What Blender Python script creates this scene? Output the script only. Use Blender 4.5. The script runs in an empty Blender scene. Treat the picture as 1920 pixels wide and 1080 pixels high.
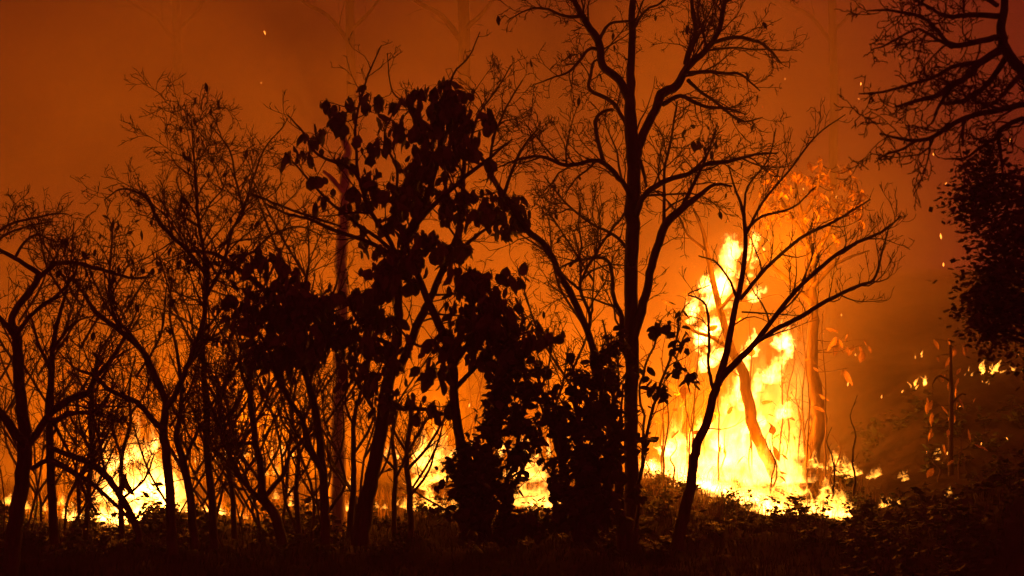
import bpy, math, random
import numpy as np
from mathutils import Vector, Matrix, noise as mnoise

R = random.Random(7)
sc = bpy.context.scene
COL = sc.collection

# ------------------------------------------------------------------ camera, world, exposure
CAM_Z, FPX, HORIZON = 1.6, 4000.0, 690.0
cam_d = bpy.data.cameras.new('camera')
cam = bpy.data.objects.new('camera', cam_d); COL.objects.link(cam)
cam.location = (0, 0, CAM_Z); cam.rotation_euler = (math.radians(90), 0, 0)
cam_d.sensor_width = 36.0; cam_d.lens = FPX / 1920 * 36
cam_d.shift_y = (HORIZON - 540) / 1920
cam_d.clip_end = 600
cam_d.dof.use_dof = True; cam_d.dof.focus_distance = 21.5; cam_d.dof.aperture_fstop = 3.4
sc.camera = cam

world = bpy.data.worlds.new('World'); sc.world = world; world.use_nodes = True
wn = world.node_tree.nodes; wl = world.node_tree.links
bg = wn['Background']
sky = wn.new('ShaderNodeTexSky'); sky.sky_type = 'NISHITA'; sky.sun_disc = False
sky.sun_elevation = math.radians(-4); sky.sun_rotation = math.radians(20); sky.air_density = 2; sky.dust_density = 6
mixw = wn.new('ShaderNodeMix'); mixw.data_type = 'RGBA'; mixw.blend_type = 'ADD'; mixw.inputs[0].default_value = 1.0
wl.new(sky.outputs[0], mixw.inputs[6]); mixw.inputs[7].default_value = (2.6, 0.09, 0.16, 1)
wl.new(mixw.outputs[2], bg.inputs[0]); bg.inputs[1].default_value = 0.10

sc.view_settings.view_transform = 'Standard'; sc.view_settings.look = 'None'
sc.view_settings.exposure = 0.0; sc.view_settings.gamma = 1.0; sc.view_settings.use_curve_mapping = False
cy = sc.cycles
cy.use_denoising = True
try: cy.denoiser = 'OPENIMAGEDENOISE'
except Exception: pass
cy.max_bounces = 5; cy.diffuse_bounces = 2; cy.glossy_bounces = 1; cy.transmission_bounces = 2
cy.volume_bounces = 0; cy.transparent_max_bounces = 96
cy.sample_clamp_indirect = 2.0; cy.sample_clamp_direct = 0.0
cy.caustics_reflective = False; cy.caustics_refractive = False
cy.volume_max_steps = 64
cy.use_adaptive_sampling = True; cy.adaptive_threshold = 0.06; cy.adaptive_min_samples = 24

def W(px, py, d):
    """a point of the place, from the bearing and elevation it has from the road, at distance d"""
    return np.array([(px - 960.0) * d / FPX, d, CAM_Z + (HORIZON - py) * d / FPX])

# ------------------------------------------------------------------ materials
def nodes_of(m):
    m.use_nodes = True
    nt = m.node_tree; nt.nodes.clear()
    out = nt.nodes.new('ShaderNodeOutputMaterial')
    return nt, out

def rough_mat(name, c1, c2, scale=8.0, rough=0.85, bump=0.0, bump_scale=30.0, stretch=(1, 1, 1), spec=0.2, transl=0.0):
    m = bpy.data.materials.new(name); nt, out = nodes_of(m)
    b = nt.nodes.new('ShaderNodeBsdfPrincipled')
    b.inputs['Roughness'].default_value = rough
    b.inputs['Specular IOR Level'].default_value = spec
    tc = nt.nodes.new('ShaderNodeTexCoord')
    mp = nt.nodes.new('ShaderNodeMapping'); mp.inputs['Scale'].default_value = stretch
    nt.links.new(tc.outputs['Object'], mp.inputs['Vector'])
    n = nt.nodes.new('ShaderNodeTexNoise'); n.inputs['Scale'].default_value = scale; n.inputs['Detail'].default_value = 5
    nt.links.new(mp.outputs[0], n.inputs['Vector'])
    r = nt.nodes.new('ShaderNodeValToRGB')
    r.color_ramp.elements[0].color = (*c1, 1); r.color_ramp.elements[0].position = 0.35
    r.color_ramp.elements[1].color = (*c2, 1); r.color_ramp.elements[1].position = 0.68
    nt.links.new(n.outputs['Fac'], r.inputs[0]); nt.links.new(r.outputs[0], b.inputs['Base Color'])
    if bump:
        n2 = nt.nodes.new('ShaderNodeTexNoise'); n2.inputs['Scale'].default_value = bump_scale; n2.inputs['Detail'].default_value = 6
        nt.links.new(mp.outputs[0], n2.inputs['Vector'])
        bp = nt.nodes.new('ShaderNodeBump'); bp.inputs['Strength'].default_value = bump; bp.inputs['Distance'].default_value = 0.02
        nt.links.new(n2.outputs['Fac'], bp.inputs['Height']); nt.links.new(bp.outputs[0], b.inputs['Normal'])
    if transl:
        t = nt.nodes.new('ShaderNodeBsdfTranslucent'); nt.links.new(r.outputs[0], t.inputs['Color'])
        mx = nt.nodes.new('ShaderNodeMixShader'); mx.inputs[0].default_value = transl
        nt.links.new(b.outputs[0], mx.inputs[1]); nt.links.new(t.outputs[0], mx.inputs[2])
        nt.links.new(mx.outputs[0], out.inputs['Surface'])
    else:
        nt.links.new(b.outputs[0], out.inputs['Surface'])
    return m

M = {}
M['bark'] = rough_mat('dark_bark', (0.022, 0.015, 0.012), (0.050, 0.036, 0.028), 14, 0.95, 0.8, 40, (1, 1, 0.25), spec=0.05)
M['pale_bark'] = rough_mat('pale_bark', (0.24, 0.18, 0.13), (0.46, 0.37, 0.28), 9, 0.9, 0.5, 30, (1, 1, 0.4), spec=0.1)
M['brown_bark'] = rough_mat('brown_bark', (0.06, 0.038, 0.024), (0.15, 0.10, 0.065), 12, 0.95, 0.9, 30, (1, 1, 0.2), spec=0.05)
M['leaf'] = rough_mat('broad_leaf', (0.040, 0.045, 0.016), (0.075, 0.080, 0.028), 6, 0.75, spec=0.12, transl=0.04)
M['shrub_leaf'] = rough_mat('shrub_leaf', (0.014, 0.026, 0.010), (0.030, 0.046, 0.016), 6, 0.7, spec=0.12, transl=0.03)
M['dry_leaf'] = rough_mat('dry_leaf', (0.20, 0.11, 0.04), (0.42, 0.25, 0.10), 7, 0.8, spec=0.1, transl=0.25)
M['straw'] = rough_mat('dry_straw', (0.07, 0.045, 0.02), (0.22, 0.15, 0.07), 5, 0.9, spec=0.05)
M['grass'] = rough_mat('grass_blade', (0.010, 0.014, 0.006), (0.026, 0.024, 0.011), 3, 0.9, spec=0.05)
M['soil'] = rough_mat('burnt_soil', (0.010, 0.008, 0.006), (0.028, 0.020, 0.015), 2.5, 1.0, 1.0, 12, spec=0.02)

def flame_mat(name, col, strength):
    m = bpy.data.materials.new(name); nt, out = nodes_of(m)
    e = nt.nodes.new('ShaderNodeEmission'); e.inputs[0].default_value = (*col, 1); e.inputs[1].default_value = strength
    nt.links.new(e.outputs[0], out.inputs['Volume'])
    m.cycles.homogeneous_volume = True
    return m
M['flame_small'] = flame_mat('flame_small', (1.0, 0.34, 0.035), 85)
M['flame_mid'] = flame_mat('flame_mid', (1.0, 0.40, 0.06), 46)
M['flame_big'] = flame_mat('flame_big', (1.0, 0.40, 0.05), 16)
M['body_small'] = flame_mat('torn_flame_small', (1.0, 0.34, 0.035), 34)
M['shred'] = flame_mat('flame_shred', (1.0, 0.40, 0.06), 70)
M['body_mid'] = flame_mat('torn_flame', (1.0, 0.36, 0.045), 15)
M['body_big'] = flame_mat('torn_flame_tall', (1.0, 0.36, 0.04), 3.2)
m = bpy.data.materials.new('ember'); nt, out = nodes_of(m)
e = nt.nodes.new('ShaderNodeEmission'); e.inputs[0].default_value = (1, 0.28, 0.03, 1); e.inputs[1].default_value = 3.0
nt.links.new(e.outputs[0], out.inputs['Surface']); M['ember'] = m

# ------------------------------------------------------------------ mesh helpers
class MB:
    def __init__(s): s.v = []; s.f = []; s.n = 0
    def add(s, v, f):
        s.v.append(np.asarray(v, float)); s.f.append(np.asarray(f, np.int64) + s.n); s.n += len(v)
    def mesh(s, name, mat, smooth=True):
        me = bpy.data.meshes.new(name)
        V = np.concatenate(s.v) if s.v else np.zeros((0, 3))
        loops, starts, k = [], [], 0
        for F in s.f:
            if len(F) == 0: continue
            w = F.shape[1]; loops.append(F.ravel()); starts.append(k + np.arange(len(F)) * w); k += F.size
        L = np.concatenate(loops); S = np.concatenate(starts)
        me.vertices.add(len(V)); me.vertices.foreach_set('co', V.ravel())
        me.loops.add(len(L)); me.loops.foreach_set('vertex_index', L.astype(np.int32))
        me.polygons.add(len(S)); me.polygons.foreach_set('loop_start', S.astype(np.int32))
        me.update(calc_edges=True); me.validate()
        if smooth: me.polygons.foreach_set('use_smooth', np.ones(len(me.polygons), bool))
        if mat: me.materials.append(mat)
        return me
    def build(s, name, mat, parent=None, origin=None, smooth=True, kind=None):
        if origin is not None:
            s.v = [v - np.asarray(origin) for v in s.v]
        o = bpy.data.objects.new(name, s.mesh(name, mat, smooth)); COL.objects.link(o)
        if parent is not None: o.parent = parent
        elif origin is not None: o.location = tuple(origin)
        if kind: o['kind'] = kind
        return o

def tag(o, label, cat, group=None, kind=None):
    o['label'] = label; o['category'] = cat
    if group: o['group'] = group
    if kind: o['kind'] = kind
    return o
def thing(name, label, cat, loc=(0, 0, 0), group=None):
    o = bpy.data.objects.new(name, None); COL.objects.link(o); o.empty_display_size = 0.1
    o.location = tuple(loc)
    return tag(o, label, cat, group)
def link_mesh(name, me, parent, mat4):
    o = bpy.data.objects.new(name, me); COL.objects.link(o); o.parent = parent; o.matrix_local = mat4
    return o

def unit(v):
    n = np.linalg.norm(v); return v / n if n > 1e-9 else np.array([0, 0, 1.0])

def tube(mb, P, rad, sides=5, cap=True):
    P = np.asarray(P, float); rad = np.asarray(rad, float); n = len(P)
    T = np.gradient(P, axis=0); T /= np.maximum(np.linalg.norm(T, axis=1, keepdims=True), 1e-9)
    ref = np.array([0.31, 0.95, 0.05]) if abs(T[0][1]) < 0.85 else np.array([1.0, 0, 0])
    A = np.cross(T, ref); A /= np.maximum(np.linalg.norm(A, axis=1, keepdims=True), 1e-6)
    B = np.cross(T, A)
    a = np.arange(sides) * 2 * math.pi / sides
    V = P[:, None, :] + rad[:, None, None] * (np.cos(a)[None, :, None] * A[:, None, :] + np.sin(a)[None, :, None] * B[:, None, :])
    i = np.arange(n - 1)[:, None] * sides; j = np.arange(sides)[None, :]; j2 = (j + 1) % sides
    F = np.stack([i + j, i + j2, i + sides + j2, i + sides + j], -1).reshape(-1, 4)
    mb.add(V.reshape(-1, 3), F)

def smooth_path(pts, per=4, jit=0.0, rng=R):
    """Catmull-Rom through rows [x,y,z,r], plus a little crookedness"""
    P = np.asarray(pts, float)
    if len(P) < 3:
        t = np.linspace(0, 1, per + 1)[:, None]; Q = P[0] * (1 - t) + P[-1] * t
    else:
        E = np.vstack([2 * P[0] - P[1], P, 2 * P[-1] - P[-2]]); out = []
        for k in range(1, len(E) - 2):
            p0, p1, p2, p3 = E[k - 1:k + 3]
            for s in np.arange(per) / per:
                out.append(0.5 * (2 * p1 + (p2 - p0) * s + (2 * p0 - 5 * p1 + 4 * p2 - p3) * s ** 2 + (3 * p1 - p0 - 3 * p2 + p3) * s ** 3))
        out.append(P[-1]); Q = np.array(out)
    Q[:, 3] = np.maximum(Q[:, 3], 0.0012)
    if jit:
        for k in range(1, len(Q)):
            Q[k, :3] += np.array([rng.gauss(0, 1) for _ in range(3)]) * jit * (0.4 * Q[k, 3] + 0.003)
    return Q

# ------------------------------------------------------------------ terrain
def smst(a, b, x):
    t = np.clip((x - a) / (b - a), 0, 1); return t * t * (3 - 2 * t)
def ground_z(x, y):
    x = np.asarray(x, float); y = np.asarray(y, float)
    z = -0.055 * np.maximum(21.5 - y, 0) ** 1.35  # near bank falls towards the road, shaped to shade the foreground from the fires
    z = np.maximum(z, -1.2)
    z = z + 0.34 * np.exp(-((x - 1.4) / 1.1) ** 2 - ((y - 25.5) / 1.9) ** 2)
    z = z + 1.05 * smst(2.9, 5.2, x + 0.12 * (y - 19)) * np.exp(-((y - 18.6) / 1.7) ** 2)
    z = z + smst(3.0, 5.8, x) * smst(20.8, 28, y) * 1.55 + smst(5, 12, x) * smst(26, 36, y) * 1.2
    z = z + 0.05 * np.maximum(y - 34, 0)
    z = z + 0.05 * np.sin(x * 2.1 + 0.7 * y) * np.sin(y * 1.7 - 0.4 * x) + 0.03 * np.sin(5.3 * x + 1) * np.sin(4.1 * y)
    z = z + np.exp(-((y - 21.3) / 1.3) ** 2) * (0.10 * np.sin(x * 3.7 + 1.3) * np.sin(x * 1.3) + 0.05 * np.sin(x * 8.9 + y * 3))
    return z
def gz(x, y): return float(ground_z(x, y))

xs = np.concatenate([np.linspace(-60, -9, 20), np.linspace(-8.8, 9, 150), np.linspace(9.4, 60, 20)])
ys = np.concatenate([np.linspace(-4, 14, 12), np.linspace(14.3, 30, 130), np.linspace(30.5, 140, 60)])
X, Y = np.meshgrid(xs, ys); Z = ground_z(X, Y)
rr = np.random.RandomState(3); Z += rr.normal(0, 0.012, Z.shape)
gb = MB(); nx = len(xs)
ii, jj = np.meshgrid(np.arange(len(ys) - 1), np.arange(nx - 1), indexing='ij'); k = (ii * nx + jj).ravel()
gb.add(np.stack([X, Y, Z], -1).reshape(-1, 3), np.stack([k, k + 1, k + nx + 1, k + nx], -1))
g = gb.build('ground', M['soil']); g['kind'] = 'structure'

# ------------------------------------------------------------------ smoke and haze
def box_mesh(name, lo, hi):
    mb = MB(); x0, y0, z0 = lo; x1, y1, z1 = hi
    mb.add([(x0,y0,z0),(x1,y0,z0),(x1,y1,z0),(x0,y1,z0),(x0,y0,z1),(x1,y0,z1),(x1,y1,z1),(x0,y1,z1)],
           [(0,3,2,1),(4,5,6,7),(0,1,5,4),(1,2,6,5),(2,3,7,6),(3,0,4,7)])
    return mb.build(name, None, smooth=False)

hz = box_mesh('haze', (-64, -6, -3.2), (64, 144, 26))
m = bpy.data.materials.new('thin_haze'); nt, out = nodes_of(m)
pv = nt.nodes.new('ShaderNodeVolumePrincipled'); pv.inputs['Color'].default_value = (0.9, 0.85, 0.8, 1)
pv.inputs['Density'].default_value = 0.0030; pv.inputs['Anisotropy'].default_value = 0.0
nt.links.new(pv.outputs[0], out.inputs['Volume']); m.cycles.homogeneous_volume = True
hz.data.materials.append(m); hz['kind'] = 'stuff'; tag(hz, 'thin smoky night air filling the whole burning clearing', 'haze')

SMOKE_D = 0.062
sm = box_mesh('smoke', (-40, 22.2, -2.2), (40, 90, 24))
m = bpy.data.materials.new('drifting_smoke'); nt, out = nodes_of(m); N = nt.nodes; L = nt.links
tc = N.new('ShaderNodeTexCoord'); sep = N.new('ShaderNodeSeparateXYZ'); L.new(tc.outputs['Object'], sep.inputs[0])
nz = N.new('ShaderNodeTexNoise'); nz.inputs['Scale'].default_value = 0.19; nz.inputs['Detail'].default_value = 4; nz.inputs['Roughness'].default_value = 0.55; nz.inputs['Distortion'].default_value = 1.2
L.new(tc.outputs['Object'], nz.inputs['Vector'])
r1 = N.new('ShaderNodeMapRange'); r1.inputs[1].default_value = 0.40; r1.inputs[2].default_value = 0.66; r1.inputs[3].default_value = 0.06; r1.inputs[4].default_value = 2.9
L.new(nz.outputs['Fac'], r1.inputs[0])
r2 = N.new('ShaderNodeMapRange'); r2.interpolation_type = 'SMOOTHSTEP'
r2.inputs[1].default_value = 22.2; r2.inputs[2].default_value = 30.0; r2.inputs[3].default_value = 0.05; r2.inputs[4].default_value = 1.0
L.new(sep.outputs[1], r2.inputs[0])
m1 = N.new('ShaderNodeMath'); m1.operation = 'MULTIPLY'; L.new(r1.outputs[0], m1.inputs[0]); L.new(r2.outputs[0], m1.inputs[1])
r3 = N.new('ShaderNodeMapRange'); r3.interpolation_type = 'SMOOTHSTEP'   # smoke thinned towards the slope to make that side darker
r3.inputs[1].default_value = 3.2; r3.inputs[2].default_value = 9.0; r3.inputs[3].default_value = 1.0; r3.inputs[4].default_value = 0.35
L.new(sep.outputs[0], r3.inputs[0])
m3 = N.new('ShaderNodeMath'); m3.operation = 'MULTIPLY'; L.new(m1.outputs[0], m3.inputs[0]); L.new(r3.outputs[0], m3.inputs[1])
m2 = N.new('ShaderNodeMath'); m2.operation = 'MULTIPLY'; L.new(m3.outputs[0], m2.inputs[0]); m2.inputs[1].default_value = SMOKE_D
pv = N.new('ShaderNodeVolumePrincipled'); pv.inputs['Color'].default_value = (0.82, 0.66, 0.45, 1)
pv.inputs['Anisotropy'].default_value = 0.0
L.new(m2.outputs[0], pv.inputs['Density']); L.new(pv.outputs[0], out.inputs['Volume'])
m.cycles.volume_step_rate = 3.0
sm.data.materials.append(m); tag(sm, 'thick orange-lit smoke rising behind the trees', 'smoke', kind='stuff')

# ------------------------------------------------------------------ fire
def tongue_mesh(i, fat=1.0):
    rng = random.Random(100 + i); n, s = 22, 10
    ph = rng.uniform(0, 6.28); amp = rng.uniform(0.05, 0.16); fr = rng.uniform(3.5, 7.5)
    lean = rng.uniform(-0.14, 0.14); flat = rng.uniform(0.45, 0.9); tw = rng.uniform(-1.5, 1.5); pk = rng.uniform(0.35, 0.75)
    nb = Vector((rng.uniform(0, 50), rng.uniform(0, 50), rng.uniform(0, 50)))
    V = []
    for k in range(n):
        t = k / (n - 1)
        c = np.array([amp * t * math.sin(fr * t + ph) + lean * t * t, amp * 0.8 * t * math.cos(fr * 0.8 * t + ph * 1.3), t])
        r = 0.15 * fat * (math.sin(math.pi * min(1, (t * 0.93 + 0.035)) ** pk)) ** 1.1 * (1 - 0.55 * t)
        for j in range(s):
            a = 2 * math.pi * j / s + tw * t
            p = Vector((math.cos(a), math.sin(a), t * 4.5)) * 1.25 + nb
            w = 1.0 + 1.15 * mnoise.noise(p) + 0.6 * mnoise.noise(p * 2.3)
            rr_ = r * max(0.08, w)
            V.append(c + np.array([math.cos(a) * rr_, math.sin(a) * rr_ * flat, 0.12 * mnoise.noise(p * 1.7) * r * 8 * t]))
    V = np.array(V)
    i_ = np.arange(n - 1)[:, None] * s; j = np.arange(s)[None, :]; j2 = (j + 1) % s
    mb = MB(); F = np.stack([i_ + j, i_ + j2, i_ + s + j2, i_ + s + j], -1).reshape(-1, 4)
    base = np.array([V[:s].mean(0), V[-s:].mean(0)]); nV = len(V)
    mb.add(np.vstack([V, base]), F)
    T = [(nV, (k + 1) % s, k) for k in range(s)] + [(nV + 1, nV - s + k, nV - s + (k + 1) % s) for k in range(s)]
    mb.f.append(np.array(T))
    return mb
TONGUES = {}
for mt in ('flame_small', 'flame_mid', 'flame_big'):
    TONGUES[mt] = [tongue_mesh(q).mesh('flame_tongue', M[mt]) for q in range(18)]

# torn flame bodies: the skin of a stretched turbulent field, hollow and broken as real flame is
def vnoise(P, seed):
    g = np.random.RandomState(seed).rand(16, 16, 32); i = np.floor(P).astype(int); t = P - i; t = t * t * (3 - 2 * t); o = 0
    for a in (0, 1):
        for b_ in (0, 1):
            for c in (0, 1):
                w = (t[..., 0] if a else 1 - t[..., 0]) * (t[..., 1] if b_ else 1 - t[..., 1]) * (t[..., 2] if c else 1 - t[..., 2])
                o = o + w * g[(i[..., 0] + a) % 16, (i[..., 1] + b_) % 16, (i[..., 2] + c) % 32]
    return o
def surface_nets(F):
    """closed skin of F > 0 on a unit grid"""
    I = F > 0; n = F.shape; cs = [(a, b_, c) for a in (0, 1) for b_ in (0, 1) for c in (0, 1)]
    sub = lambda A, o: A[o[0]:n[0] - 1 + o[0], o[1]:n[1] - 1 + o[1], o[2]:n[2] - 1 + o[2]]
    cnt = sum(sub(I, o).astype(int) for o in cs); act = (cnt > 0) & (cnt < 8); acc = np.zeros(act.shape + (3,)); k = np.zeros(act.shape)
    for o in cs:
        for ax in range(3):
            if o[ax]: continue
            o2 = tuple(o[j] + (j == ax) for j in range(3)); fa, fb_ = sub(F, o), sub(F, o2); x = (fa > 0) != (fb_ > 0)
            t = np.where(x, fa / np.where(x, fa - fb_, 1), 0); p = np.zeros(act.shape + (3,))
            for j in range(3): p[..., j] = o[j] + (t if j == ax else 0)
            acc += p * x[..., None]; k += x
    idx = -np.ones(act.shape, int); idx[act] = np.arange(act.sum())
    V = acc[act] / k[act][:, None] + np.argwhere(act); Q = []
    for ax in range(3):
        u, v = (ax + 1) % 3, (ax + 2) % 3; s0 = [slice(1, m_ - 1) for m_ in n]; s1 = list(s0); s0[ax] = slice(0, n[ax] - 1); s1[ax] = slice(1, n[ax])
        A, B = I[tuple(s0)], I[tuple(s1)]; off = np.array([0 if j == ax else 1 for j in range(3)])
        for flip, msk in ((0, A & ~B), (1, ~A & B)):
            c = np.argwhere(msk) + off
            if not len(c): continue
            du = np.eye(3, dtype=int)[u]; dv = np.eye(3, dtype=int)[v]; g = lambda q_: idx[q_[:, 0], q_[:, 1], q_[:, 2]]
            q4 = np.stack([g(c - du - dv), g(c - dv), g(c), g(c - du)], -1); Q.append(q4[:, ::-1] if flip else q4)
    return V, np.concatenate(Q)
def flame_body(seed, slim=1.0, afloat=False):
    nx, nz_ = 42, 100; ax = np.linspace(-.62, .62, nx); az = np.linspace(-.04, 1.05, nz_)
    X, Y, Z = np.meshgrid(ax, ax, az, indexing='ij'); rs = np.random.RandomState(seed); sh_ = rs.rand(3) * 9 + 3
    P0 = np.stack([X * 3.4, Y * 3.4, Z * 2.0], -1) + sh_
    wx = vnoise(P0 * 1.3, seed + 1) - .5; wy = vnoise(P0 * 1.3 + 5, seed + 2) - .5
    x = X + (.10 + .34 * Z) * wx; y = Y + (.10 + .34 * Z) * wy
    Pn = np.stack([x * 8.5, y * 8.5, Z * 4.4], -1) + sh_ * 2
    n1 = vnoise(Pn, seed + 3); n2 = vnoise(Pn * np.array([2.1, 2.1, 2.3]), seed + 4); n3 = vnoise(Pn * 4.3, seed + 5)
    rid = 1 - np.abs(2 * (n1 * .72 + n2 * .28) - 1) * 1.9
    rad = np.sqrt(x * x + y * y) / (.40 * slim * (1 - .62 * np.clip(Z, 0, 1)) + .02)
    if afloat: rad = np.sqrt(x * x + y * y) / (.36 * slim * np.clip(np.sin(np.pi * np.clip(Z * .93 + .02, 0, 1) ** .75), 0, 1) ** .9 + .015)
    tall_ = .45 + .75 * vnoise(np.stack([x * 5.0, y * 5.0, 0 * Z], -1) + sh_ * 3, seed + 6)
    F = rid * .95 + .55 * (n3 - .5) + .34 * (1 - rad ** 2) - .62 * np.clip(Z / tall_, 0, 3) ** 1.5 - .63
    F = np.minimum(F, (Z - .10 * n1 - .02) * 4 + .12)
    F[0] = F[-1] = -1; F[:, 0] = F[:, -1] = -1; F[:, :, 0] = F[:, :, -1] = -1
    V, Q = surface_nets(F)
    V = np.stack([np.interp(V[:, 0], np.arange(nx), ax), np.interp(V[:, 1], np.arange(nx), ax), np.interp(V[:, 2], np.arange(nz_), az)], -1)
    mb = MB(); mb.add(V, Q); return mb
BODIES = {}
_raw = [flame_body(1000 + 37 * q, 1.0 if q % 2 else .62) for q in range(9)]
for mt in ('body_small', 'body_mid', 'body_big'):
    BODIES[mt] = [r_.mesh('flame', M[mt]) for r_ in _raw]
_fl = [flame_body(3000 + 41 * q, .8 if q % 2 else 1.1, True) for q in range(6)]
BODIES['float_shred'] = [r_.mesh('flame', M['shred']) for r_ in _fl]
BODIES['float_mid'] = [r_.mesh('flame', M['body_mid']) for r_ in _fl]

def add_body(par, p, h, fat, mt, rng):
    loc = Vector(p) - Vector(par.location)
    m4 = Matrix.Translation(loc) @ Matrix.Rotation(rng.gauss(0, 0.12), 4, 'X') @ Matrix.Rotation(rng.gauss(0.04, 0.16), 4, 'Y') @ Matrix.Rotation(rng.uniform(0, 6.28), 4, 'Z') @ Matrix.Diagonal((h * fat, h * fat, h, 1))
    return link_mesh('flame', rng.choice(BODIES[mt]), par, m4)

def add_tongue(par, p, h, fat, mt, rng):
    """one tongue standing at world point p, h metres tall"""
    me = rng.choice(TONGUES[mt])
    loc = Vector(p) - Vector(par.location)
    m4 = Matrix.Translation(loc) @ Matrix.Rotation(rng.gauss(0, 0.25), 4, 'X') @ Matrix.Rotation(rng.gauss(0.05, 0.30), 4, 'Y') @ Matrix.Rotation(rng.uniform(0, 6.28), 4, 'Z') @ Matrix.Diagonal((h * fat, h * fat, h, 1))
    return link_mesh('flame_tongue', me, par, m4)

def fire_light(par, p, power, rad=0.25):
    ld = bpy.data.lights.new('fire_glow', 'POINT'); ld.energy = power; ld.color = (1.0, 0.195, 0.0005); ld.shadow_soft_size = rad
    lo = bpy.data.objects.new('fire_glow', ld); COL.objects.link(lo); lo.parent = par
    lo.location = Vector(p) - Vector(par.location)

def fire(name, label, cat, px, py, d, rows, lights=(), group=None, seed=1):
    """rows: (px0, px1, py0, py1, d0, d1, n, h_px_min, h_px_max, fat, material)"""
    rng = random.Random(seed); base = W(px, py, d); t = thing(name, label, cat, base, group)
    for (x0, x1, y0, y1, d0, d1, n, h0, h1, fat, mt) in rows:
        body = mt.startswith(('body_', 'float_'))
        for q in range(n):
            u = (q + rng.random()) / n
            dd = d0 + (d1 - d0) * u + rng.gauss(0, 0.12)
            p = W(x0 + (x1 - x0) * u + rng.gauss(0, 4), y0 + (y1 - y0) * u + rng.gauss(0, 3), dd)
            p[2] = max(p[2], gz(p[0], p[1]) - .02)
            (add_body if body else add_tongue)(t, p, rng.uniform(h0, h1) * dd / FPX, fat * rng.uniform(0.7, 1.35), mt, rng)
    for (lx, ly, ldist, pw) in lights:
        fire_light(t, W(lx, ly, ldist), pw)
    return t

fire('ground_fire', 'largest blaze roaring on the ground around the leaning brown trunk', 'fire', 1380, 900, 25.5, [
    (1285, 1475, 902, 910, 25.7, 25.1, 14, 70, 150, 0.8, 'body_mid'),
    (1330, 1400, 885, 885, 26.0, 25.6, 4, 170, 280, 0.45, 'body_mid'),
    (1395, 1480, 870, 870, 26.6, 26.2, 5, 220, 380, 0.42, 'body_big'),
    (1400, 1475, 760, 740, 26.6, 26.3, 3, 120, 200, 0.5, 'body_big'),
    (1240, 1290, 880, 890, 26.2, 25.8, 4, 80, 170, 0.55, 'body_mid'),
    (1210, 1330, 888, 925, 25.6, 24.2, 12, 35, 75, 1.1, 'body_mid'),
    (1320, 1480, 922, 972, 24.4, 22.9, 15, 35, 75, 1.1, 'body_mid'),
    (1425, 1605, 968, 976, 23.0, 22.6, 14, 30, 75, 0.9, 'body_small'),
    (1350, 1560, 928, 936, 24.0, 23.8, 10, 30, 65, 0.9, 'body_small'),
    (1240, 1340, 860, 800, 25.9, 25.5, 16, 14, 50, 0.7, 'float_shred'),
    (1340, 1480, 850, 780, 25.8, 25.2, 22, 14, 60, 0.6, 'float_shred'),
    (1385, 1490, 780, 660, 25.8, 25.4, 20, 12, 55, 0.6, 'float_shred'),
    (1205, 1330, 878, 920, 25.6, 24.0, 40, 10, 30, 1.0, 'float_shred'),
    (1320, 1480, 915, 970, 24.2, 22.8, 50, 10, 32, 1.0, 'float_shred'),
    (1420, 1615, 960, 972, 22.9, 22.5, 40, 10, 34, 1.0, 'float_shred'),
], [(1360, 800, 25.6, 640), (1420, 870, 24.8, 220), (1260, 840, 26.0, 260)], seed=11)
fire('climbing_fire', 'tall flames climbing through the vines above the largest blaze', 'fire', 1345, 700, 25.6, [
    (1330, 1352, 590, 540, 25.6, 25.5, 9, 25, 95, 0.55, 'float_shred'),
    (1350, 1380, 560, 480, 25.6, 25.5, 9, 18, 70, 0.6, 'float_shred'),
    (1390, 1415, 530, 450, 25.6, 25.5, 8, 14, 50, 0.7, 'float_shred'),
    (1412, 1436, 575, 545, 25.6, 25.5, 6, 14, 45, 0.8, 'float_shred'),
    (1296, 1328, 605, 540, 25.6, 25.5, 9, 14, 55, 0.8, 'float_shred'),
    (1300, 1348, 660, 620, 25.6, 25.5, 12, 16, 55, 0.9, 'float_shred'),
    (1320, 1364, 698, 668, 25.6, 25.5, 10, 16, 55, 0.9, 'float_shred'),
    (1372, 1410, 790, 640, 25.6, 25.5, 12, 25, 90, 0.5, 'float_shred'),
    (1340, 1360, 600, 570, 25.7, 25.7, 2, 110, 150, 0.5, 'float_mid'),
    (1300, 1440, 720, 450, 25.8, 25.3, 30, 5, 16, 0.8, 'float_shred'),
], [(1345, 560, 25.2, 360), (1470, 470, 24.6, 330)], seed=12)  # right-hand light stands off the flames, added to brighten the dry leaf crown
fire('hanging_fire', 'small detached flame burning against the upright brown trunk', 'fire', 1472, 655, 25.4, [
    (1466, 1480, 660, 645, 25.4, 25.4, 8, 14, 50, 0.8, 'float_shred'),
    (1462, 1468, 618, 610, 25.4, 25.4, 3, 14, 26, 1.2, 'flame_mid')], seed=13)
fire('ground_fire', 'broad bright fire behind the bare saplings and the dangling dead leaves', 'fire', 260, 985, 22.6, [
    (195, 335, 992, 1003, 22.4, 21.9, 13, 80, 190, 0.7, 'body_mid'),
    (205, 325, 945, 950, 23.0, 23.0, 9, 100, 200, 0.6, 'body_mid'),
    (190, 335, 985, 995, 22.4, 22.0, 26, 14, 50, 0.9, 'float_shred'),
    (195, 330, 935, 925, 22.8, 22.6, 22, 14, 55, 0.8, 'float_shred'),
    (195, 300, 890, 840, 23.0, 22.8, 22, 12, 48, 0.8, 'float_shred'),
    (110, 200, 985, 990, 22.8, 22.4, 16, 10, 36, 0.9, 'float_shred'),
    (330, 420, 975, 985, 22.8, 22.4, 12, 8, 30, 0.9, 'float_shred'),
], [(260, 880, 23.0, 480), (150, 930, 23.0, 140)], seed=14)
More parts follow.
